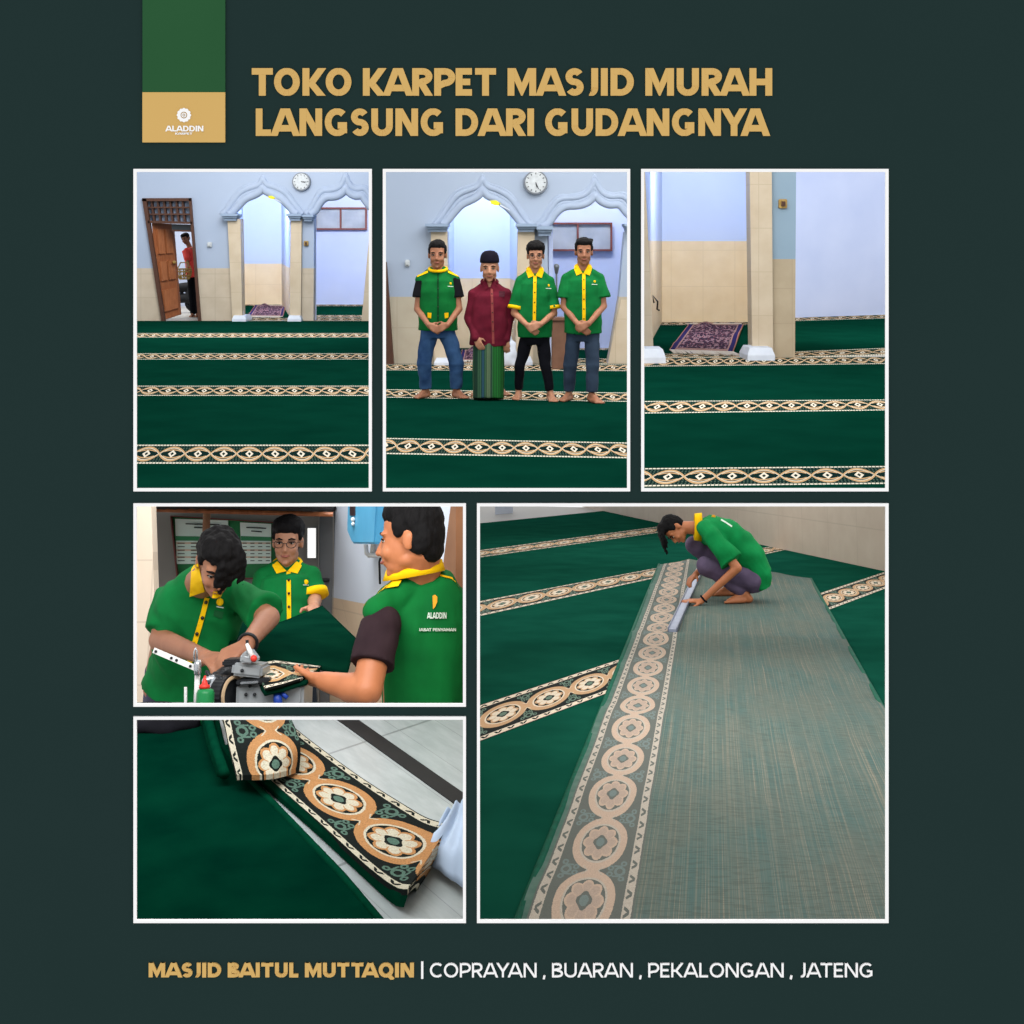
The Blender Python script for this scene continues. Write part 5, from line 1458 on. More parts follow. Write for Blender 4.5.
# yellow collar: upright band round the neck
def band(c, axis_side, rx, ry, h, tilt, m, parent, nm='collar', fl=1.12):
    ss = Vector(axis_side).normalized(); ff = Vector((-ss.y, ss.x, 0)); mb = MB(); n = 40; rings = []
    for k_, (q, z) in enumerate(((fl, 0), (1.0, h), (.93, h), (fl-.08, 0))):
        rings.append([c+ss*rx*q*math.cos(2*PI*i/n)+ff*ry*q*math.sin(2*PI*i/n)+Vector((0, 0, z+tilt*math.cos(2*PI*i/n))) for i in range(n)])
    vs = [p for r in rings for p in r]; fs = []
    for a in range(4):
        b = (a+1) % 4
        for i in range(n): j = (i+1) % n; fs.append((a*n+i, a*n+j, b*n+j, b*n+i))
    mb.add(vs, fs); return mb.put(nm, m, WK, smooth=True, parent=parent)
band(J(414, 575.5, 4.84), (.96, .2, 0), .094, .088, .036, .018, m_yellow, rtR)
sRa = Surf(WK, vestR, bodyR)
trim(sR, 'collar_leaf', ((391, 579), (402, 580), (398, 586), (380, 589)), m_yellow, rtR, 6, 4, .014, .008)
strip_trim(sR, 'yellow_armhole_trim', [(392, 583), (378, 590), (367, 599), (363, 606)], 1.8, m_yellow, rtR, .006, 12)
strip_trim(sR, 'yellow_shoulder_trim', [(440, 575), (452, 578), (463, 584)], 1.8, m_yellow, rtR, .006, 9)
# back print
def back_text(txt, u0, u1, v0, v1, t, parent, m):
    yy = 4.7; a, b = J(u0, v0, yy), J(u1, v0, yy); og = J(0, 0, yy)
    ex = Vector((yy/F, 0, 0)); c0 = J(u0, v1, yy); up_ = (J(u0, v0, yy)-c0)
    me = text_mesh(txt, WK, Vector((0, 0, 0)), (1, 0, 0), (0, 0, -1), u0, u1, v0, v1, .001, t)
    o = []
    for v in me.vertices:
        h = sR.hit(v.co.x, -v.co.z, .006+abs(v.co.y)*2)
        o.append(h)
    for v, h in zip(me.vertices, o):
        if h is not None: v.co = h
    return put('back_lettering', me, m, WK, parent=parent)
back_text('ALADDIN', 427, 446.5, 612.4, 618.6, .2, rtR, m_logo_w)
back_text('JABAT PENYAMAN', 419, 456, 628.2, 631.2, .2, rtR, m_logo_w)
lf = [(432.6, 596), (435, 594.6), (437.4, 597), (437.2, 602), (435, 607), (433, 609)]
hh = [sR.hit(u, v, .008) for u, v in lf]
MB().prism(hh, (0, .004, 0)).put('back_emblem', mat('orange_print', (226, 160, 40), (206, 140, 30), 20), WK, parent=rtR)
head_parts(rtR, H, place=WK, ein=.006)
hb_ = MB(); R = H.to_3x3()
def eh(c, r): hb_.sphere(H @ Vector(c), r, R, 20, 14)
eh((0, .026, .052), (.081, .092, .082)); eh((0, .050, .010), (.074, .066, .080)); eh((0, -.018, .082), (.068, .062, .044)); eh((0, .062, -.035), (.058, .045, .05))
for s_ in (-1, 1): eh((s_*.068, -.014, .038), (.013, .022, .036)); eh((s_*.062, .045, .0), (.018, .045, .055))
put('hair', hb_.fused(.006, 3, disp=.003, dsc=60), m_hair, WK, parent=rtR)

# carpet being edged
def patch(nm, rows, m, th=.012, n=18, uvs=None, place=WK, **k):
    """surface through rows of (u, v, depth) control points"""
    R_ = [[place.dp(*p) for p in r] for r in rows]
    def lerp(l, t):
        x = t*(len(l)-1); i = min(int(x), len(l)-2); f = x-i; f = f*f*(3-2*f)*.5+f*.5; return l[i]*(1-f)+l[i+1]*f
    vs = []; uv = []
    for j in range(n+1):
        t = j/n
        for i in range(n+1):
            s_ = i/n; vs.append(lerp([lerp(r, s_) for r in R_], t)); uv.append((uvs[0]+s_*uvs[1], 1-t) if uvs else (s_, t))
    W_ = n+1; K = W_*W_; nrm = []
    for j in range(n+1):
        for i in range(n+1):
            a = vs[j*W_+min(i+1, n)]-vs[j*W_+max(i-1, 0)]; b = vs[min(j+1, n)*W_+i]-vs[max(j-1, 0)*W_+i]
            nrm.append(a.cross(b).normalized())
    if sum((nn_.dot(v-place.eye) for nn_, v in zip(nrm, vs))) < 0: sg = -1
    else: sg = 1
    vs2 = vs+[v+nn_*th*sg for v, nn_ in zip(vs, nrm)]; fs = []
    for j in range(n):
        for i in range(n):
            q = (j*W_+i, j*W_+i+1, (j+1)*W_+i+1, (j+1)*W_+i); fs += [q, tuple(x+K for x in q[::-1])]
    ring = [(0, i) for i in range(n)]+[(j, n) for j in range(n)]+[(n, i) for i in range(n, 0, -1)]+[(j, 0) for j in range(n, 0, -1)]
    for (j, i), (j2, i2) in zip(ring, ring[1:]+ring[:1]):
        p_, q_ = j*W_+i, j2*W_+i2; fs.append((q_, p_, p_+K, q_+K))
    me = mesh_from(vs2, fs, uv+uv, smooth=True)
    bmx = bmesh.new(); bmx.from_mesh(me); bmesh.ops.recalc_face_normals(bmx, faces=bmx.faces[:]); bmx.to_mesh(me); bmx.free()
    return put(nm, me, m, place, **k)
cs = thing('carpet_sheet', WK, J(300, 675, 5.2), 'dark green carpet sheet held up between the three men, patterned edge on the machine', 'carpet')
patch('green_pile', [[(240, 622, 5.9), (280, 622, 6.4), (322.5, 605.6, 7.0)], [(228, 645, 5.35), (290, 640, 5.6), (356.6, 638.5, 5.7)], [(256, 662, 5.12), (300, 662, 5.2), (348, 672, 5.2)]], m_pile4, .014, 22, parent=cs)
patch('green_hem', [[(255, 662, 5.02), (275, 658.5, 5.06), (322, 665.5, 5.05)], [(255, 677, 4.78), (278, 675, 4.78), (316, 673, 4.84)], [(264, 692.6, 4.635), (284, 688, 4.645), (306, 681, 4.70)]], m_pile4, .012, 12, parent=cs)
patch('patterned_border', [[(259, 663, 4.985), (275, 660, 5.03), (321, 666, 5.02)], [(258, 675, 4.76), (278, 674, 4.76), (312, 672, 4.82)], [(265, 688.6, 4.62), (283, 684, 4.63), (300, 678.5, 4.68)]], m_bandw, .008, 14, uvs=(.1, 1.25), parent=cs)

# bench, machine and its bits
tz = 1.02
tb = thing('work_table', WK, Vector((-1.0, 4.9, 0)), 'grey-topped work table carrying the edging machine', 'table')
MB().box((-.96, 4.92, tz-.02), (.86, .62, .04)).put('table_top', mat('grey_laminate', (150, 154, 150), (136, 140, 138), 5, .5), WK, bevel=.004, parent=tb)
for x in (-1.35, -.60):
    for y in (4.66, 5.18): MB().box((x, y, (tz-.04)/2), (.04, .04, tz-.04)).put('table_leg', m_mach_d, WK, parent=tb)
mc = thing('edging_machine', WK, Vector((J(260, 700, 4.85).x, 4.85, tz)), 'grey carpet edging machine with black handwheel on the work table', 'sewing machine')
def bxp(nm, u0, v0, u1, v1, y, dep, m, bev=.006, rot=0, parent=mc):
    a, b = J(u0, v0, y), J(u1, v1, y)
    c = (a+b)/2+Vector((0, dep/2, 0)); M_ = Matrix.Rotation(rot, 3, 'Y')
    return MB().box(c, (abs(b.x-a.x), dep, abs(a.z-b.z)), M_).put(nm, m, WK, bevel=bev, parent=parent)
bxp('machine_base', 236, 684, 303, 712, 4.70, .22, m_steel, .01)
bxp('machine_bed', 236, 679, 270, 684.6, 4.68, .2, m_mach_d, .004, -.06)
bxp('bed_plate', 240, 681.6, 258, 684.0, 4.66, .05, m_chrome, .002, -.06)
bxp('machine_head', 231.5, 664.5, 262, 677, 4.68, .16, m_steel, .008, .10)
bxp('head_lid', 222, 659.5, 240, 667, 4.72, .12, m_mach_d, .006, -.05)
MB().prism([J(u, v, 4.66) for u, v in ((240, 662.5), (239.6, 657), (243.6, 652), (247.5, 650), (251.5, 655), (255.5, 660.5), (252, 664))], (0, .10, 0)).put('foot_housing', m_steel, WK, bevel=.004, parent=mc)
MB().tube([J(246.6, 643.5, 4.66), J(249.4, 650, 4.66), J(253.4, 659, 4.66)], [.005, .008, .009]).put('presser_lever', m_whitemetal, WK, smooth=True, parent=mc)
MB().sphere(J(253.8, 658.4, 4.64), .011).put('red_knob', mat('red_plastic', (214, 52, 40), rough=.4), WK, smooth=True, parent=mc)
MB().tube([J(247, 640, 4.70), J(248, 652, 4.70)], .005).put('needle_rod', m_mach_d, WK, parent=mc)
for u, v in ((242, 670.5), (250, 686), (254.6, 694.5), (246, 694.5)): MB().cone(J(u, v, 4.676 if v < 680 else 4.695), J(u, v, 4.67 if v < 680 else 4.69), .006, .006).put('screw', m_mach_d, WK, parent=mc)
hw = MB(); c = J(227, 695, 4.72); 
hw.loft([[c+Vector((x, .0+.062*math.cos(a), .062*math.sin(a)))*1.0 for a in [2*PI*i/28 for i in range(28)]] for x in (-.030, .022)])
M_ = Matrix.Rotation(-.45, 4, 'Z'); 
hw.v = [c+(M_.to_3x3() @ (p-c)) for p in hw.v]
wh = hw.put('handwheel', m_mach_d, WK, bevel=.006, parent=mc)
rim = MB(); rim.tube([c+(M_.to_3x3() @ Vector((.026, .056*math.cos(a), .056*math.sin(a)))) for a in [2*PI*i/28 for i in range(29)]], .006, 6); rim.put('belt', mat('tan_belt', (176, 150, 118), rough=.7), WK, parent=wh)
rs = random.Random(4)
for i in range(12):
    p = J(rs.uniform(209, 222), rs.uniform(676, 702), 4.70+rs.uniform(0, .08)); q = p+Vector((rs.uniform(-.03, .03), rs.uniform(-.01, .03), rs.uniform(-.03, .03)))
    MB().cone(p, q, rs.uniform(.008, .014), rs.uniform(.006, .012)).put('linkage', m_chrome if i % 3 == 0 else m_mach_d, WK, smooth=True, parent=mc)
MB().cone(J(214, 684, 4.8), J(226, 676, 4.85), .03, .035).put('gear_housing', m_mach_d, WK, smooth=True, parent=mc)
MB().tube([J(276, 690, 4.68), J(277.6, 698, 4.66), J(278.5, 708, 4.66)], [.010, .014, .016]).put('blue_lever', mat('blue_plastic', (24, 60, 150), rough=.4), WK, smooth=True, parent=mc)
MB().tube([J(279, 691, 4.68), J(284, 695, 4.66), J(287.5, 698, 4.66)], .007).put('blue_lever', mat('blue_plastic', (24, 60, 150), rough=.4), WK, smooth=True, parent=mc)
# thread stand with perforated bar
ts = thing('thread_stand', WK, Vector((J(198, 700, 4.62).x, 4.62, tz)), 'white thread stand with a slanting perforated bar left of the machine', 'thread stand')
p = J(198.2, 660, 4.62); MB().tube([Vector((p.x, p.y, tz)), p], .0085, 10).put('post', m_whitemetal, WK, smooth=True, parent=ts)
a, b = J(153.4, 650.2, 4.62), J(196.6, 668.6, 4.60); d_ = (b-a).normalized(); s_ = d_.cross(Vector((0, 1, 0))).normalized()*.0085
br = MB().prism([a-s_, b-s_, b+s_, a+s_], (0, .004, 0)).put('perforated_bar', m_whitemetal, WK, parent=ts)
for k in (.06, .42, .54, .86):
    q = a+(b-a)*k; MB().cone(q+Vector((0, -.002, 0)), q+Vector((0, -.003, 0)), .0045, .0045).put('bar_hole', m_mach_d, WK, parent=br)
MB().cone(J(197.6, 664, 4.60), J(197.6, 672, 4.60), .012, .012).put('clamp', m_chrome, WK, smooth=True, parent=ts)
MB().tube([J(194.4, 662, 4.6), J(194.2, 652, 4.6), J(195.6, 648, 4.6), J(197, 651, 4.6), J(197, 662, 4.6)], .003).put('thread_guide', m_chrome, WK, smooth=True, parent=ts)
MB().tube([J(185.6, 687, 4.62), Vector((J(186.4, 705, 4.62).x, 4.62, tz))], .005).put('white_rod', m_whitemetal, WK, label='thin white upright rod between the table edge and the thread stand', cat='rod')
bo = thing('oil_bottle', WK, Vector((J(205.4, 700, 4.56).x, 4.56, tz)), 'green squeeze bottle with a red nozzle in front of the machine', 'bottle')
c = J(205.2, 700, 4.56); z1 = J(205, 688.4, 4.56).z
prof = [(.0, tz), (.027, tz), (.028, tz+.02), (.028, z1-.014), (.024, z1-.004), (.014, z1)]
def lathe(cx, cy, prof, n=20): return MB().loft([[Vector((cx+r*math.cos(2*PI*i/n), cy+r*math.sin(2*PI*i/n), z)) for i in range(n)] for r, z in prof if r > 0])
lathe(c.x, 4.56, prof).put('bottle_body', mat('green_plastic', (16, 120, 64), (12, 104, 54), 8, .35), WK, smooth=True, parent=bo)
z2, z3 = J(205, 684, 4.56).z, J(205, 675.6, 4.56).z
lathe(c.x-.004, 4.56, [(.017, z1), (.017, z2-.004), (.010, z2), (.006, (z2+z3)/2), (.003, z3)]).put('red_nozzle', mat('red_plastic', (214, 52, 40), rough=.4), WK, smooth=True, parent=bo)
sc = thing('scissors', WK, Vector((J(165, 700, 4.9).x, 4.85, tz)), 'black-handled scissors lying at the left end of the work table', 'scissors')
for dx in (0, .055):
    c = Vector((J(165, 700, 4.85).x+dx, 4.86, tz+.006)); MB().tube([c+Vector((.024*math.cos(a), .016*math.sin(a), 0)) for a in [2*PI*i/16 for i in range(17)]], .005).put('handle', m_mach_d, WK, smooth=True, parent=sc)
c = Vector((J(165, 700, 4.85).x+.028, 4.88, tz+.006))
for dx in (-.008, .008): MB().prism([c+Vector((dx-.006, 0, 0)), c+Vector((dx+.006, 0, 0)), c+Vector((dx*.2, .13, 0))], (0, 0, .004)).put('blade', m_chrome, WK, parent=sc)
# ------------------------------------------------------------------ folded border strip on the tiled floor
RL = ROLL; rf = RL.fl
def tiles5():
    m, nt, b = newmat('grey_marbled_tile', .35, 0, .4)
    u, v = uvxy(nt)
    g = (u.frac()-.5).abs().gt(.491).max((v.frac()-.5).abs().gt(.493))
    n1 = noisef(nt, 3.2, 8, 'UV', rough=.65); n2 = noisef(nt, 14, 4, 'UV')
    c = mixc(nt, ((n1-.42)*3.2).max(0).min(1), lin((146, 154, 154)), lin((168, 175, 175)))
    c = mixc(nt, (n2-.5).max(0)*1.2, c, lin((150, 160, 160)))
    c = mixc(nt, g*.55, c, lin((80, 84, 82))); nt.links.new(c.k, b.inputs['Base Color']); return m
a_ = (rf(462, 801)-rf(346, 719)); b_ = (rf(462, 756.5)-rf(385.6, 784.7))
o_ = rf(429, 769); a_.z = b_.z = 0; au, bu = a_.normalized(), b_.normalized()
det = au.x*bu.y-au.y*bu.x
def st(p): q = p-o_; return ((q.x*bu.y-q.y*bu.x)/det, (au.x*q.y-au.y*q.x)/det)
s1, t1 = st(rf(425, 730)); T = abs(t1)
vs = [rf(-40, 711), rf(474, 711), rf(474, 930), rf(-40, 930)]
me = mesh_from(vs+[v+Vector((0, 0, -.02)) for v in vs], [(0, 3, 2, 1), (4, 5, 6, 7), (0, 1, 5, 4), (1, 2, 6, 5), (2, 3, 7, 6), (3, 0, 4, 7)], [(st(v)[0]/.62+.5, st(v)[1]/T+.5) for v in vs]*2)
put('floor', me, tiles5(), RL, kind='structure')
d_ = au.cross(Vector((0, 0, 1)))*.028; A, B = rf(343, 717), rf(466, 804)
MB().prism([A-d_, B-d_, B+d_, A+d_], (0, 0, .003)).put('black_tape', mat('black_tape', (28, 28, 28), (20, 20, 20), 8, .7), RL, label='straight black line of tape crossing the grey floor tiles', cat='tape')
m_pile5 = mat('carpet_pile_lush', (2, 44, 30), (0, 30, 21), 5, 1.0, spec=0.0, bmp=.25, detail=7)
gc = MB(); gc.prism([rf(u, v) for u, v in ((-40, 711), (214, 711), (222, 746), (246, 776), (300, 832), (343, 877), (384, 926), (386, 930), (-40, 930))], (0, 0, .014))
ct = thing('prayer_carpet', RL, rf(220, 850), 'large dark green carpet filling the lower left of the folded-strip scene', 'carpet')
gc.put('carpet_pile_field', m_pile5, RL, parent=ct)
ed = [rf(u, v, .012) for u, v in ((214, 711), (222, 746), (246, 776), (300, 832), (343, 877), (384, 926))]
MB().tube(ed, .010, 8).put('bound_edge', mat('green_binding', (4, 54, 36), (2, 44, 30), 30, .95, spec=0.0), RL, smooth=True, parent=ct)
m_band5 = border_mat('carpet_border_lush', (14, 20, 18), (168, 122, 78), (184, 178, 158), (78, 104, 92))
fs_ = thing('folded_border_strip', RL, rf(340, 820), 'folded strip of black, tan and cream medallion border lying across the grey tiles', 'carpet strip')
def zpatch(nm, rows, m, th=.012, n=30, uvf=None, parent=fs_):
    """rows of (u, v, height) seen positions"""
    R_ = [[rf(*p) for p in r] for r in rows]
    def cr(l, t):
        x = t*(len(l)-1); i = min(int(x), len(l)-2); f = x-i
        p0, p1, p2, p3 = l[max(i-1, 0)], l[i], l[i+1], l[min(i+2, len(l)-1)]
        return .5*((2*p1)+(p2-p0)*f+(2*p0-5*p1+4*p2-p3)*f*f+(3*p1-p0-3*p2+p3)*f**3)
    vs = []; uv = []
    for j in range(n+1):
        for i in range(n+1):
            vs.append(cr([cr(r, i/n) for r in R_], j/n)); uv.append(uvf(i/n, j/n, vs[-1]) if uvf else (i/n, j/n))
    W_ = n+1; K = W_*W_; fs = []
    vs2 = vs+[v-Vector((0, 0, th)) for v in vs]
    for j in range(n):
        for i in range(n):
            q = (j*W_+i, (j+1)*W_+i, (j+1)*W_+i+1, j*W_+i+1); fs += [q, tuple(x+K for x in q[::-1])]
    ring = [(0, i) for i in range(n)]+[(j, n) for j in range(n)]+[(n, i) for i in range(n, 0, -1)]+[(j, 0) for j in range(n, 0, -1)]
    for (j, i), (j2, i2) in zip(ring, ring[1:]+ring[:1]):
        p_, q_ = j*W_+i, j2*W_+i2; fs.append((p_, q_, q_+K, p_+K))
    me = mesh_from(vs2, fs, uv+uv, smooth=False)
    bmx = bmesh.new(); bmx.from_mesh(me); bmesh.ops.recalc_face_normals(bmx, faces=bmx.faces[:]); bmx.to_mesh(me); bmx.free()
    return put(nm, me, m, RL, parent=parent)
# lower run: rows across (near edge -> far edge), columns along from the fold to the free end
near = [(228, 744, .02), (263, 774, .03), (318, 822, .035), (366, 866, .04), (394, 887, .045), (407, 890, .06)]
far = [(276, 712, .02), (309, 739, .03), (358, 775, .035), (405, 805, .045), (428, 818, .055), (450, 824, .075)]
mid = [tuple((a+b)/2 for a, b in zip(p, q)) for p, q in zip(near, far)]
c1, c2 = rf(342.5, 798, .035), rf(398, 839.5, .045); P5 = (c2-c1).length; dirn = (c2-c1).normalized()
uvl = lambda s_, t_, p: ((p-c2).dot(dirn)/P5+.5+t_*.0, t_)
zpatch('border_run', [near, mid, far], m_band5, .012, 44, uvl)
sel = [[(u-5.5, v+3, .018) for u, v, z in near[:4]]+[(392, 897, .02), (404, 901, .03)], [(u+.5, v-.3, z+.001) for u, v, z in near]]
zpatch('green_selvage', sel, mat('green_binding', (4, 54, 36), (2, 44, 30), 30, .95, spec=0.0), .014, 24)
# free end turned down
zpatch('turned_end', [[(407, 890, .06), (430, 856, .065), (450, 824, .075)], [(415, 884, .045), (436, 853, .05), (452, 828, .06)], [(416, 889, .0), (434, 862, .0), (453, 836, .0)]], m_band5, .01, 20, lambda s_, t_, p: (.62+t_*.25, s_))
# upper run folded over, standing higher
la = [(210, 708, .06), (222, 716, .08), (229, 745, .09), (237, 775, .06)]
lb = [(258, 708, .09), (262, 716, .11), (268, 745, .12), (272, 774, .08)]
lc = [(286, 708, .06), (290, 716, .08), (300, 742, .10), (299, 767, .05)]
zpatch('folded_over_run', [la, lb, lc], m_band5, .014, 36, lambda s_, t_, p: (.26+s_*1.42, .02+t_*.84))
for i, (dx, zz, r) in enumerate(((-5, .02, .018), (-3.5, .05, .015))):
    MB().tube([rf(u+dx, v, zz) for u, v in ((206, 706), (212, 722), (219, 748), (228, 774))], r, 10).put('green_fold', mat('green_binding', (4, 54, 36), (2, 44, 30), 30, .95, spec=0.0), RL, smooth=True, parent=fs_)
# dark cloth top left, white sheet right
bc = MB(); 
for u, v, r in ((140, 722, .09), (160, 724, .08), (176, 722, .06), (150, 716, .08)): bc.sphere(rf(u, v, .02), (r*1.3, r, .035))
put('black_cloth', bc.fused(.012, 4, disp=.02, dsc=14), m_black, RL, base=rf(158, 722), label='black crumpled cloth at the top left corner on the green carpet', cat='cloth')
wc = thing('white_sheet', RL, rf(455, 870), 'bluish white crumpled sheet at the lower right on the tiles', 'sheet')
g = []; n = 26; vs = []; uv = []; fs = []
c4 = [rf(440, 842), rf(467, 818), rf(468, 905), rf(424, 868)]
for j in range(n+1):
    for i in range(n+1):
        s_, t_ = i/n, j/n; p = c4[0]*(1-s_)*(1-t_)+c4[1]*s_*(1-t_)+c4[2]*s_*t_+c4[3]*(1-s_)*t_
        e = min(1, 5*min(s_+.05, 1-s_+.3, t_+.06, 1-t_+.06)); p.z = .006+e*(.03+.05*abs(noise.noise(Vector((s_*3+t_*2, t_*1.2, .4))))+.05*s_); vs.append(p)
for j in range(n):
    for i in range(n): q = (j*(n+1)+i, (j+1)*(n+1)+i, (j+1)*(n+1)+i+1, j*(n+1)+i+1); fs.append(q)
me = mesh_from(vs, fs, smooth=True)
bmx = bmesh.new(); bmx.from_mesh(me); r_ = bmesh.ops.solidify(bmx, geom=bmx.faces[:], thickness=.004); bmx.to_mesh(me); bmx.free()
for p in me.polygons: p.use_smooth = True
put('sheet_cloth', me, mat('white_cloth', (170, 186, 206), (156, 174, 196), 6, .8), RL, parent=wc)
# ------------------------------------------------------------------ upturned carpet and squatting man
BK = BACK; kf = BK.fl
m_wall6 = tile_mat('beige_wall_tile', (196, 180, 162), (186, 168, 150), (170, 154, 136), .9, .45, .006)
m_pile6 = mat('carpet_pile_day', (18, 74, 58), (12, 60, 47), 2.2, 1.0, spec=0.0, bmp=.1, detail=7)
m_band6 = border_mat('carpet_border_day', (22, 28, 26), (196, 158, 120), (222, 208, 186), (100, 122, 108), zoomed=False)
m_under = border_mat('border_underside', (98, 102, 96), (190, 166, 146), (182, 172, 158), (112, 126, 122), flower=(176, 156, 140))
MB().prism([kf(u, v) for u, v in ((478, 505), (615, 508), (1060, 609), (1060, 930), (478, 930))], (0, 0, -.03)).put('floor', m_floor, BK, kind='structure')
A, B = kf(598, 510.6), kf(1060, 610.6)
wn6 = Vector((B.y-A.y, -(B.x-A.x), 0)).normalized()
tA, tB = BK.pl(598, 490, A, wn6), BK.pl(1060, 500, A, wn6)
mb = MB().prism([A, B, tB, tA], -wn6*.1 if wn6.y < 0 else wn6*.1)
mb.uv = [((Vector((p.x, p.y, 0))-A).length, p.z) for p in mb.v]; mb.put('wall_right', m_wall6, BK, kind='structure')
C0 = kf(578, 505.6)
pts = [C0, A, tA, BK.pl(578, 490, C0, Vector((0, -1, 0)))]
MB().prism(pts, (0, .08, 0)).put('wall_back', m_wall6, BK, kind='structure')
# white pier at the far left
p0, p1 = kf(495, 514.6), kf(513, 513.2)
MB().prism([p0, p1, p1+Vector((0, 0, 1.3)), p0+Vector((0, 0, 1.3))], (0, .5, 0)).put('column', m_plinth, BK, kind='structure')
def run6(far, near, bu, bl, c0, c1, label, c_=None):
    """far/near: (left, right) pixel pairs of the field; bu/bl: band edges"""
    t = thing('prayer_carpet', BK, (kf(*bu[0])+kf(*near[1]))/2, label, 'carpet', 'green carpets under the upturned one')
    quadslab('carpet_pile_field', m_pile6, BK, (kf(*far[0]), kf(*far[1]), kf(*bu[1]), kf(*bu[0])), .002, .016, parent=t)
    ax = (kf(*bu[1])-kf(*bu[0])).normalized(); per = abs((kf(*c1)-kf(*c0)).dot(ax))
    # the slant keeps each medallion square to its band
    c = [kf(*bu[0]), kf(*bu[1]), kf(*bl[1]), kf(*bl[0])]
    ph = .5-((kf(*c0)-c[0]).dot(ax))/per
    m0 = ((bu[0][0]+c1[0])/2+20, (bu[0][1]+bl[0][1]+bu[1][1]+bl[1][1])/4); bd = Vector((bu[1][0]-bu[0][0], bu[1][1]-bu[0][1])).normalized()
    m0 = ((bu[0][0]+min(bu[1][0], 640))/2, 0); tt = (m0[0]-bu[0][0])/(bu[1][0]-bu[0][0]); m0 = (m0[0], (bu[0][1]+(bu[1][1]-bu[0][1])*tt+bl[0][1]+(bl[1][1]-bl[0][1])*tt)/2)
    P0 = kf(*m0); Pw = kf(m0[0]-bd.y*6, m0[1]+bd.x*6)-P0; ay_ = Vector((-ax.y, ax.x, 0)); sl = Pw.dot(ax)/Pw.dot(ay_)
    U = lambda p: ((p-c[0]).dot(ax)-(p-c[0]).dot(ay_)*sl)
    per = abs(U(kf(*c1))-U(kf(*c0))); ph = .5-U(kf(*c0))/per
    vs = [Vector((p.x, p.y, .016)) for p in c]+[Vector((p.x, p.y, .002)) for p in c]
    uv = [(U(p)/per+ph, vv) for p, vv in zip(c, (1, 1, 0, 0))]*2
    put('border_band', mesh_from(vs, [(0, 3, 2, 1), (4, 5, 6, 7), (0, 1, 5, 4), (1, 2, 6, 5), (2, 3, 7, 6), (3, 0, 4, 7)], uv), m_band6, BK, parent=t)
    return t
run6(((478, 524.4), (604, 511.6)), None or ((478, 559), (687, 529.7)), ((478, 551.6), (669, 526)), ((478, 559), (687, 529.7)), (502, 551.2), (524, 548), 'farthest green carpet, by the far corner behind the squatting man')
run6(((478, 559), (687, 529.7)), ((478, 618.7), (786, 551)), ((478, 603.2), (770.6, 547.7)), ((478, 618.7), (786, 551)), (531.8, 598), (559, 592.6), 'green carpet whose border passes behind the squatting man')
run6(((478, 618.7), (786, 551)), ((478, 746), (905, 583)), ((478, 708.6), (886.6, 572.6)), ((478, 746), (905, 583)), (503, 716.5), (548.7, 700), 'green carpet whose border runs under the middle of the upturned carpet')
t = thing('prayer_carpet', BK, kf(520, 800), 'plain green carpet at the lower left, under the upturned carpet', 'carpet', 'green carpets under the upturned one')
MB().prism([Vector((p.x, p.y, .002)) for p in (kf(478, 746), kf(905, 583), kf(1060, 640), kf(1060, 928), kf(478, 928))], (0, 0, .014)).put('carpet_pile_field', m_pile6, BK, parent=t)
# upturned carpet
def backing_mat():
    m, nt, b = newmat('woven_backing', .95, 0, .05)
    u, v = uvxy(nt)
    s1 = noisef(nt, 1, 4, 'UV', stretch=(60, .5, 1)); s2 = noisef(nt, 1, 3, 'UV', stretch=(150, .9, 1)); s3 = noisef(nt, 1, 3, 'UV', stretch=(5, 130, 1)); s4 = noisef(nt, 2.0, 3, 'UV')
    c = mixc(nt, ((s4-.4)*3).max(0).min(1), lin((94, 104, 96)), lin((76, 102, 98)))
    c = mixc(nt, ((s1-.52)*5).max(0).min(.4), c, lin((130, 126, 110)))
    c = mixc(nt, ((s2-.60)*8).max(0).min(.5), c, lin((168, 150, 128)))
    c = mixc(nt, ((s2-.42)*-8).max(0).min(.35), c, lin((56, 96, 100)))
    c = mixc(nt, ((s3-.5)*5).max(0).min(.35), c, lin((72, 78, 70)))
    nt.links.new(c.k, b.inputs['Base Color']); return m
m_backing = backing_mat()
uc = thing('upturned_carpet', BK, kf(700, 750), 'large carpet turned face down, greenish backing and faded medallion border showing', 'carpet')
def bump6(p):
    a = noise.noise(Vector((p.x*.5, p.y*.45+p.x*.25, 2.2)))
    return .010*max(0, noise.noise(Vector((p.x*.8+1, p.y*1.9+p.x*.8, 5))))*3+.012*max(0, a)
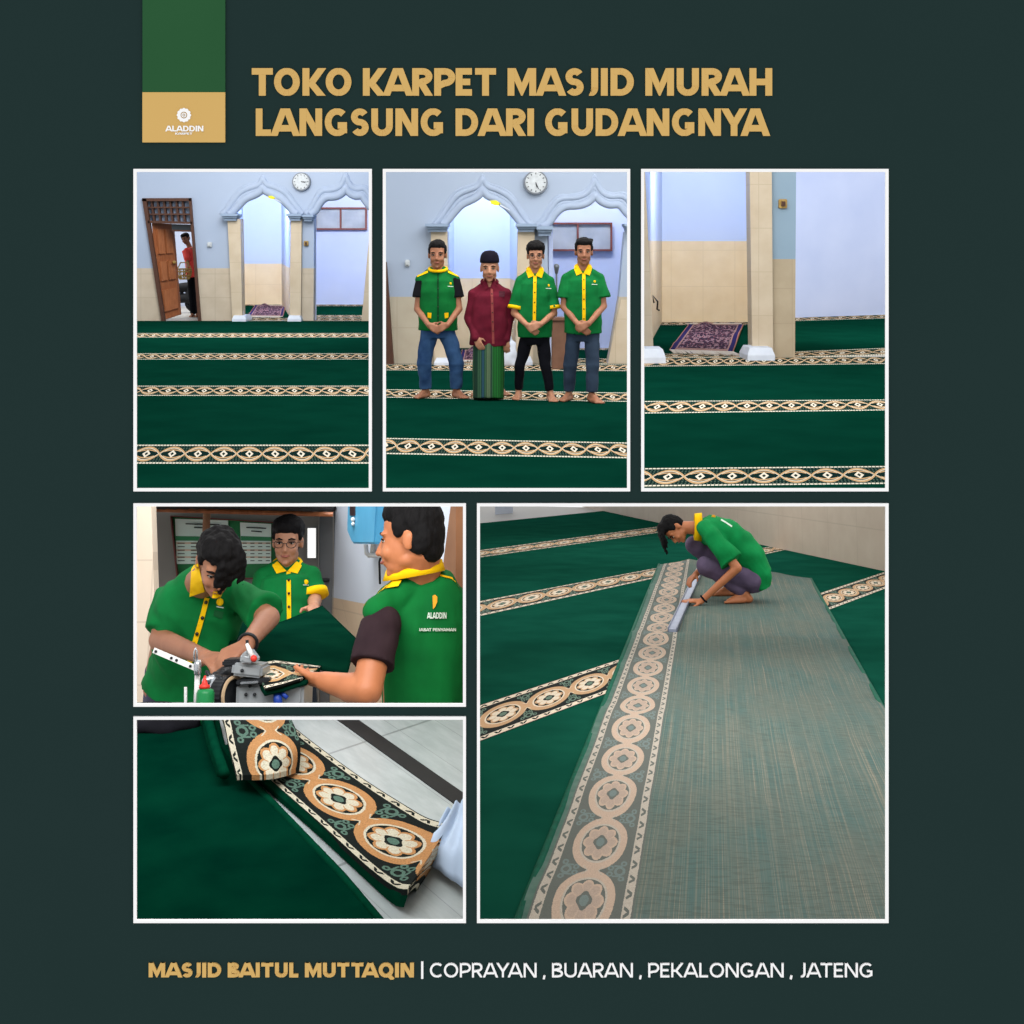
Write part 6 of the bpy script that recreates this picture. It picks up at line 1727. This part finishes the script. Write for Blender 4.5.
def gridq(nm, c, m, nu, nv, uvf, z=.022, th=.008, parent=uc, wob=True):
    vs = []; uv = []; fs = []
    for j in range(nv+1):
        for i in range(nu+1):
            s_, t_ = i/nu, j/nv; p = c[0]*(1-s_)*(1-t_)+c[1]*s_*(1-t_)+c[2]*s_*t_+c[3]*(1-s_)*t_
            p = Vector((p.x, p.y, 0)); p.z = z+(bump6(p) if wob else 0); vs.append(p); uv.append(uvf(s_, t_, p))
    W_ = nu+1; K = len(vs); vs2 = vs+[v-Vector((0, 0, th+.004)) for v in vs]
    for j in range(nv):
        for i in range(nu): q = (j*W_+i, (j+1)*W_+i, (j+1)*W_+i+1, j*W_+i+1); fs += [q, tuple(x+K for x in q[::-1])]
    ring = [(0, i) for i in range(nu)]+[(j, nu) for j in range(nv)]+[(nv, i) for i in range(nu, 0, -1)]+[(j, 0) for j in range(nv, 0, -1)]
    for (j, i), (j2, i2) in zip(ring, ring[1:]+ring[:1]):
        p_, q_ = j*W_+i, j2*W_+i2; fs.append((p_, q_, q_+K, p_+K))
    me = mesh_from(vs2, fs, uv+uv, smooth=False)
    bmx = bmesh.new(); bmx.from_mesh(me); bmesh.ops.recalc_face_normals(bmx, faces=bmx.faces[:]); bmx.to_mesh(me); bmx.free()
    for p in me.polygons: p.use_smooth = False
    return put(nm, me, m, BK, parent=parent)
TLs, TL, TR = kf(659, 566), kf(690, 562), kf(811, 581)
BLs, BL, BR = kf(517, 928), kf(632.6, 928), kf(1001, 928)
TLo, BLo = kf(663.6, 566), kf(526, 928)
f0, f1 = kf(581.6, 908.8), kf(565, 850.7)
ax = ((TLo+TL)/2-(BLo+BL)/2).normalized()
c_a, c_b = kf(578, 910), kf(601.5, 802)
per = abs((c_b-c_a).dot(ax))/2
uvb = lambda s_, t_, p: ((p-c_a).dot(ax)/per+.5, 1-s_)
gridq('faded_border_underside', [TLo, TL, BL, BLo], m_under, 12, 90, uvb)
gridq('green_selvage', [TLs, TLo, BLo, BLs], mat('pale_green_selvage', (84, 110, 98), (60, 92, 80), 14, .95), 2, 90, lambda s_, t_, p: (s_, t_), .020)
gridq('woven_backing', [TL, TR, BR, BL], m_backing, 60, 110, lambda s_, t_, p: (s_*3.0, t_*6.0))
MB().tube([Vector((p.x, p.y, .018)) for p in (TR, TR*.7+kf(886, 718)*.3, kf(886, 718), BR)], .016, 6).put('bound_edge', mat('green_binding6', (14, 92, 70), (8, 74, 56), 20, .9), BK, smooth=True, parent=uc)
MB().tube([Vector((p.x, p.y, .016)) for p in (TLs, (TLs+BLs)/2, BLs)], .014, 6).put('bound_edge', mat('green_binding6', (14, 92, 70), (8, 74, 56), 20, .9), BK, smooth=True, parent=uc)

# squatting man
YM = kf(735, 606).y
J = lambda u, v, dy=0: BK.dp(u, v, YM+dy)
rt = thing('person', BK, Vector((J(740, 600).x, YM+.05, .024)), 'person squatting barefoot in green shirt and purple-grey trousers, leaning over the ruler', 'person')
H = headmat(J(674.6, 529, .12), (-.30, -.30, -.95), (-.93, -.1, .30), 1.04)
H2 = H
mb = MB(); head_prims(mb, H)
nk = J(700, 528, .12)
mb.cone(H @ Vector((0, .03, -.04)), nk, .055, .064)
shn, shf = J(712, 536, -.08), J(706, 532, .30)
eln, wrn = J(737, 568, -.20), J(701.5, 601, -.16)
elf, wrf = J(712, 560, .42), J(696, 574, .36)
mb.body([(J(706, 527, .12), .11, .09), (J(720, 535, .12), .16, .10), (J(740, 556, .12), .15, .11), (J(755, 580, .12), .16, .13)], (0, 1, 0))
mb.cone(shn, eln, .050, .042, 14); mb.cone(eln, wrn, .042, .027, 14)
hand(mb, wrn, J(680, 601, -.20)-wrn, (.1, .1, -1), 1, .07, 1.2, spread=.07, thumb=.6)
mb.cone(shf, elf, .05, .042); mb.cone(elf, wrf, .042, .028); hand(mb, wrf, J(688, 582, .30)-wrf, (.1, 0, -1), 1, .5, 1.0)
hips = [J(752, 581, -.0), J(752, 580, .24)]
knees = [J(705, 566, -.04), J(694, 545, .34)]
ank = [Vector((J(746, 600, -.06).x, kf(746, 606).y, .105)), Vector((J(736, 592, .3).x, kf(736, 600).y+.1, .11))]
for h_, k_, a_ in zip(hips, knees, ank):
    mb.cone(h_, k_, .075, .052, 14); mb.cone(k_, a_, .050, .034, 14)
foot(mb, ank[0], (-1, -.22, 0), 1.12, .024); foot(mb, ank[1], (-1, -.1, 0), 1.08, .024)
bodyS = put('body', mb.fused(.0085, 3), m_skin_w, BK, parent=rt)
mb = MB()
m_pur = mat('purple_grey_trousers', (98, 84, 108), (76, 64, 88), 9, .9)
for h_, k_, a_ in zip(hips, knees, ank):
    mb.cone(h_, k_, .105, .078, 16); mb.cone(k_, a_+(k_-a_).normalized()*.05, .074, .056, 16)
mb.sphere((hips[0]+hips[1])/2+Vector((.0, 0, .0)), (.12, .18, .11))
put('trousers', mb.fused(.010, 3, disp=.014, dsc=13), m_pur, BK, parent=rt)
mb = MB()
mb.body([(J(699, 529, .12), .10, .085), (J(708, 529, .12), .19, .125), (J(722, 534, .12), .205, .15), (J(737, 546, .12), .195, .16), (J(750, 561, .12), .19, .155), (J(758, 575, .12), .195, .13)], (0, 1, 0), 26, 2.3)
e_ = shn+(eln-shn)*.80
mb.cone(J(706, 528, .02), shn, .08, .082); mb.body([(shn, .080, .080), ((shn+e_)/2, .082, .088), (e_, .084, .112)], (0, 1, 0), 18, 2.1)
mb.cone(J(706, 530, .2), shf, .08, .075); mb.cone(shf, shf+(elf-shf)*.8, .075, .07)
mb.body([(J(748, 560, .12), .20, .11), (J(758, 574, .12), .21, .105), (J(760.5, 586, .13), .215, .085)], (0, 1, 0))
me = mb.fused(.0095, 4); nn = [v.normal.copy() for v in me.vertices]
for v, n_ in zip(me.vertices, nn):
    q = v.co; v.co += n_*(noise.noise(Vector((q.x*7+q.z*6, q.y*5, q.z*6-q.x*5)))*.022)
shirtS = put('shirt', me, mat('shirt_bright_green', (8, 134, 70), (4, 114, 56), 9, .85, spec=.15), BK, parent=rt)
# collar: upright ring round the neck axis
axn = (H @ Vector((0, .03, -.04))-nk).normalized(); cc_ = J(697.5, 527, .12)
s1_ = axn.cross(Vector((0, 1, 0))).normalized(); s2_ = s1_.cross(axn)
rings = [[cc_+axn*h+(s1_*math.cos(2*PI*i/30)*.115+s2_*math.sin(2*PI*i/30)*.10)*q for i in range(30)] for h, q in ((-.035, 1.08), (.028, 1.0), (.030, .9), (-.03, .98))]
vs = [p for r in rings for p in r]; fs = [(a*30+i, a*30+(i+1) % 30, ((a+1) % 4)*30+(i+1) % 30, ((a+1) % 4)*30+i) for a in range(4) for i in range(30)]
MB().add(vs, fs).put('collar', m_yellow, BK, smooth=True, parent=rt)
sS = Surf(BK, shirtS)
strip_trim(sS, 'back_lettering', [(721, 519.5), (727, 523), (732, 526.5)], 1.6, m_logo_w, rt, .006, 6, .002)
dot(sS, 'back_emblem', (713.6, 516.8), .018, mat('orange_print', (226, 160, 40), rough=.8), rt)
head_parts(rt, H2, place=BK)
hb_ = MB(); hair_prims(hb_, H2, 'short', 23)
for sx_, L_ in ((-.04, .5), (-.028, .8), (-.014, 1), (0, .9), (.014, 1), (.03, .7), (.045, .5)):
    q0 = H2 @ Vector((sx_, -.045, .108)); q1 = H2 @ Vector((sx_, -.085, .10)); q2 = q1+Vector((.02, -.01, -.09*L_)); q3 = q2+Vector((.035, 0, -.085*L_))
    hb_.tube([q0, q1, q2, q3], [.018, .019, .014, .005], 6)
hb_.sphere(H2 @ Vector((0, -.03, .10)), (.05, .065, .06)); put('hair', hb_.fused(.008, 2, disp=.006, dsc=45), m_hair, BK, parent=rt)
d_ = (wrn-eln).normalized(); pw = wrn-d_*.025; sd = d_.cross(Vector((0, 0, 1))).normalized(); up = sd.cross(d_)
MB().tube([pw+(sd*math.cos(a)+up*math.sin(a))*.034 for a in [2*PI*i/20 for i in range(21)]], .008).put('wristband', m_black, BK, smooth=True, parent=rt)
# metal ruler, U section
a, b = kf(672.5, 634, .02), kf(700.5, 571, .02); d_ = (b-a).normalized(); s_ = Vector((d_.y, -d_.x, 0))
z_ = Vector((0, 0, .012))
rl = thing('metal_ruler', BK, (a+b)/2, 'long grey metal straightedge lying on the faded border under his hands', 'straightedge')
w = .034
MB().prism([a-s_*w+z_, a+s_*w+z_, b+s_*w+z_, b-s_*w+z_], (0, 0, .022)).put('channel_face', mat('aluminium', (156, 164, 184), (140, 148, 170), 6, .35, metal=.3), BK, parent=rl)
for sg in (-1, 1): MB().prism([a+s_*w*sg+z_, a+s_*(w-.006)*sg+z_, b+s_*(w-.006)*sg+z_, b+s_*w*sg+z_], (0, 0, .034)).put('channel_lip', mat('aluminium_edge', (120, 126, 146), rough=.35), BK, parent=rl)
# ------------------------------------------------------------------ camera and light
cd = bpy.data.cameras.new('camera'); cam = bpy.data.objects.new('camera', cd); COL.objects.link(cam)
cam.location = (0, 0, EYE); cam.rotation_euler = (PI/2, 0, 0)
cd.sensor_width = 36; cd.lens = F/1024*36; cd.shift_y = -(512-CY)/1024; cd.clip_start = 0.1; cd.clip_end = 300
S.camera = cam
w = bpy.data.worlds.new('world'); S.world = w; w.use_nodes = True
w.node_tree.nodes['Background'].inputs[0].default_value = (1, 1, 1, 1)
w.node_tree.nodes['Background'].inputs[1].default_value = 1.0
S.view_settings.view_transform = 'Standard'; S.view_settings.look = 'None'
S.view_settings.exposure = 0; S.view_settings.gamma = 1; S.view_settings.use_curve_mapping = False
def area(name, place, loc, aim, sx, sy, e, col=(1, 1, 1)):
    l = bpy.data.lights.new(name, 'AREA'); l.shape = 'RECTANGLE'; l.size = sx; l.size_y = sy; l.energy = e; l.color = col
    o = bpy.data.objects.new(name, l); COL.objects.link(o)
    loc = Vector(loc); d = (Vector(aim)-loc).normalized()
    o.matrix_world = place.W @ (Matrix.Translation(loc) @ d.to_track_quat('-Z', 'Y').to_matrix().to_4x4())
    return o

wht = (1, .98, .95)
P_ = HALL.dp
for uc, yw, e in ((253, Y1, 950), (506, Y2, 480), (765, Y3, 480)):
    x = (uc-CX)/F
    area('hall_fill', HALL, (x*(yw-5), yw-5, 4.6), (x*(yw-1), yw-.5, 0), 2.6, 3.0, e*.3, wht)  # unseen area lights added to brighten the hall walls and carpet
    area('hall_fill', HALL, (x*(yw-9), yw-9, 4.9), (x*(yw-6), yw-6, 0), 2.6, 4.0, e*.12, wht)
area('niche_fill', HALL, (( 266-CX)/F*33, Y1+2.2, 4.0), ((266-CX)/F*37, B1, 1.5), 1.0, .8, 330, wht)  # area lights added out of view to lift the niche walls
area('side_room_fill', HALL, ((342-CX)/F*33, Y1+2.2, 4.0), ((342-CX)/F*37, B1, 1.5), 1.0, .8, 330, wht)  # added area lights that brighten the side room walls
area('passage_fill', HALL, ((180-CX)/F*32, Y1+2.6, 4.0), ((180-CX)/F*35, yb, 1.2), 1.0, .8, 260, wht)  # added behind the door to lighten the fanlight panes
area('niche_fill', HALL, ((482-CX)/F*20, Y2+1.0, 3.1), ((482-CX)/F*22, B2, 1.2), .8, .5, 42, wht)
area('side_room_fill', HALL, ((590-CX)/F*20, Y2+1.0, 3.1), ((590-CX)/F*22, B2, 1.2), .8, .5, 42, wht)
area('niche_fill', HALL, ((710-CX)/F*24, Y3+3.0, 3.9), ((710-CX)/F*29, BN, 1.4), 1.2, .8, 190, wht)
area('side_room_fill', HALL, ((845-CX)/F*24, Y3+3.0, 3.9), ((845-CX)/F*31, BN, 1.4), 1.2, .8, 330, wht)
# fill lights added out of view for workshop, tiled floor and back room
area('workshop_fill', WORK, (-.75, 3.35, 2.25), (-.8, 5.6, 1.25), 2.0, .7, 46)  # added area lights, the front one for soft daylight
area('workshop_fill', WORK, (-1.3, 6.6, 3.4), (-.9, 8.4, 1.3), 1.6, 1.2, 80)
area('tile_floor_fill', ROLL, (-.6, 3.9, 1.35), (-.6, 3.95, 0), 1.2, .5, 1.2)  # area light added only to light the tiled floor
area('back_room_fill', HALL, (1.6, 12.4, -.12), (1.6, 12.4, -3), 5, 5, 115)  # added under the hall floor, which shuts out the sky
area('back_room_fill', HALL, (2.6, 18.5, -.12), (2.6, 18.5, -3), 6, 5, 160)
area('back_room_fill', HALL, (1.0, 6.6, 1.3), (1.2, 7.2, -2), 2.4, 1.2, 25)
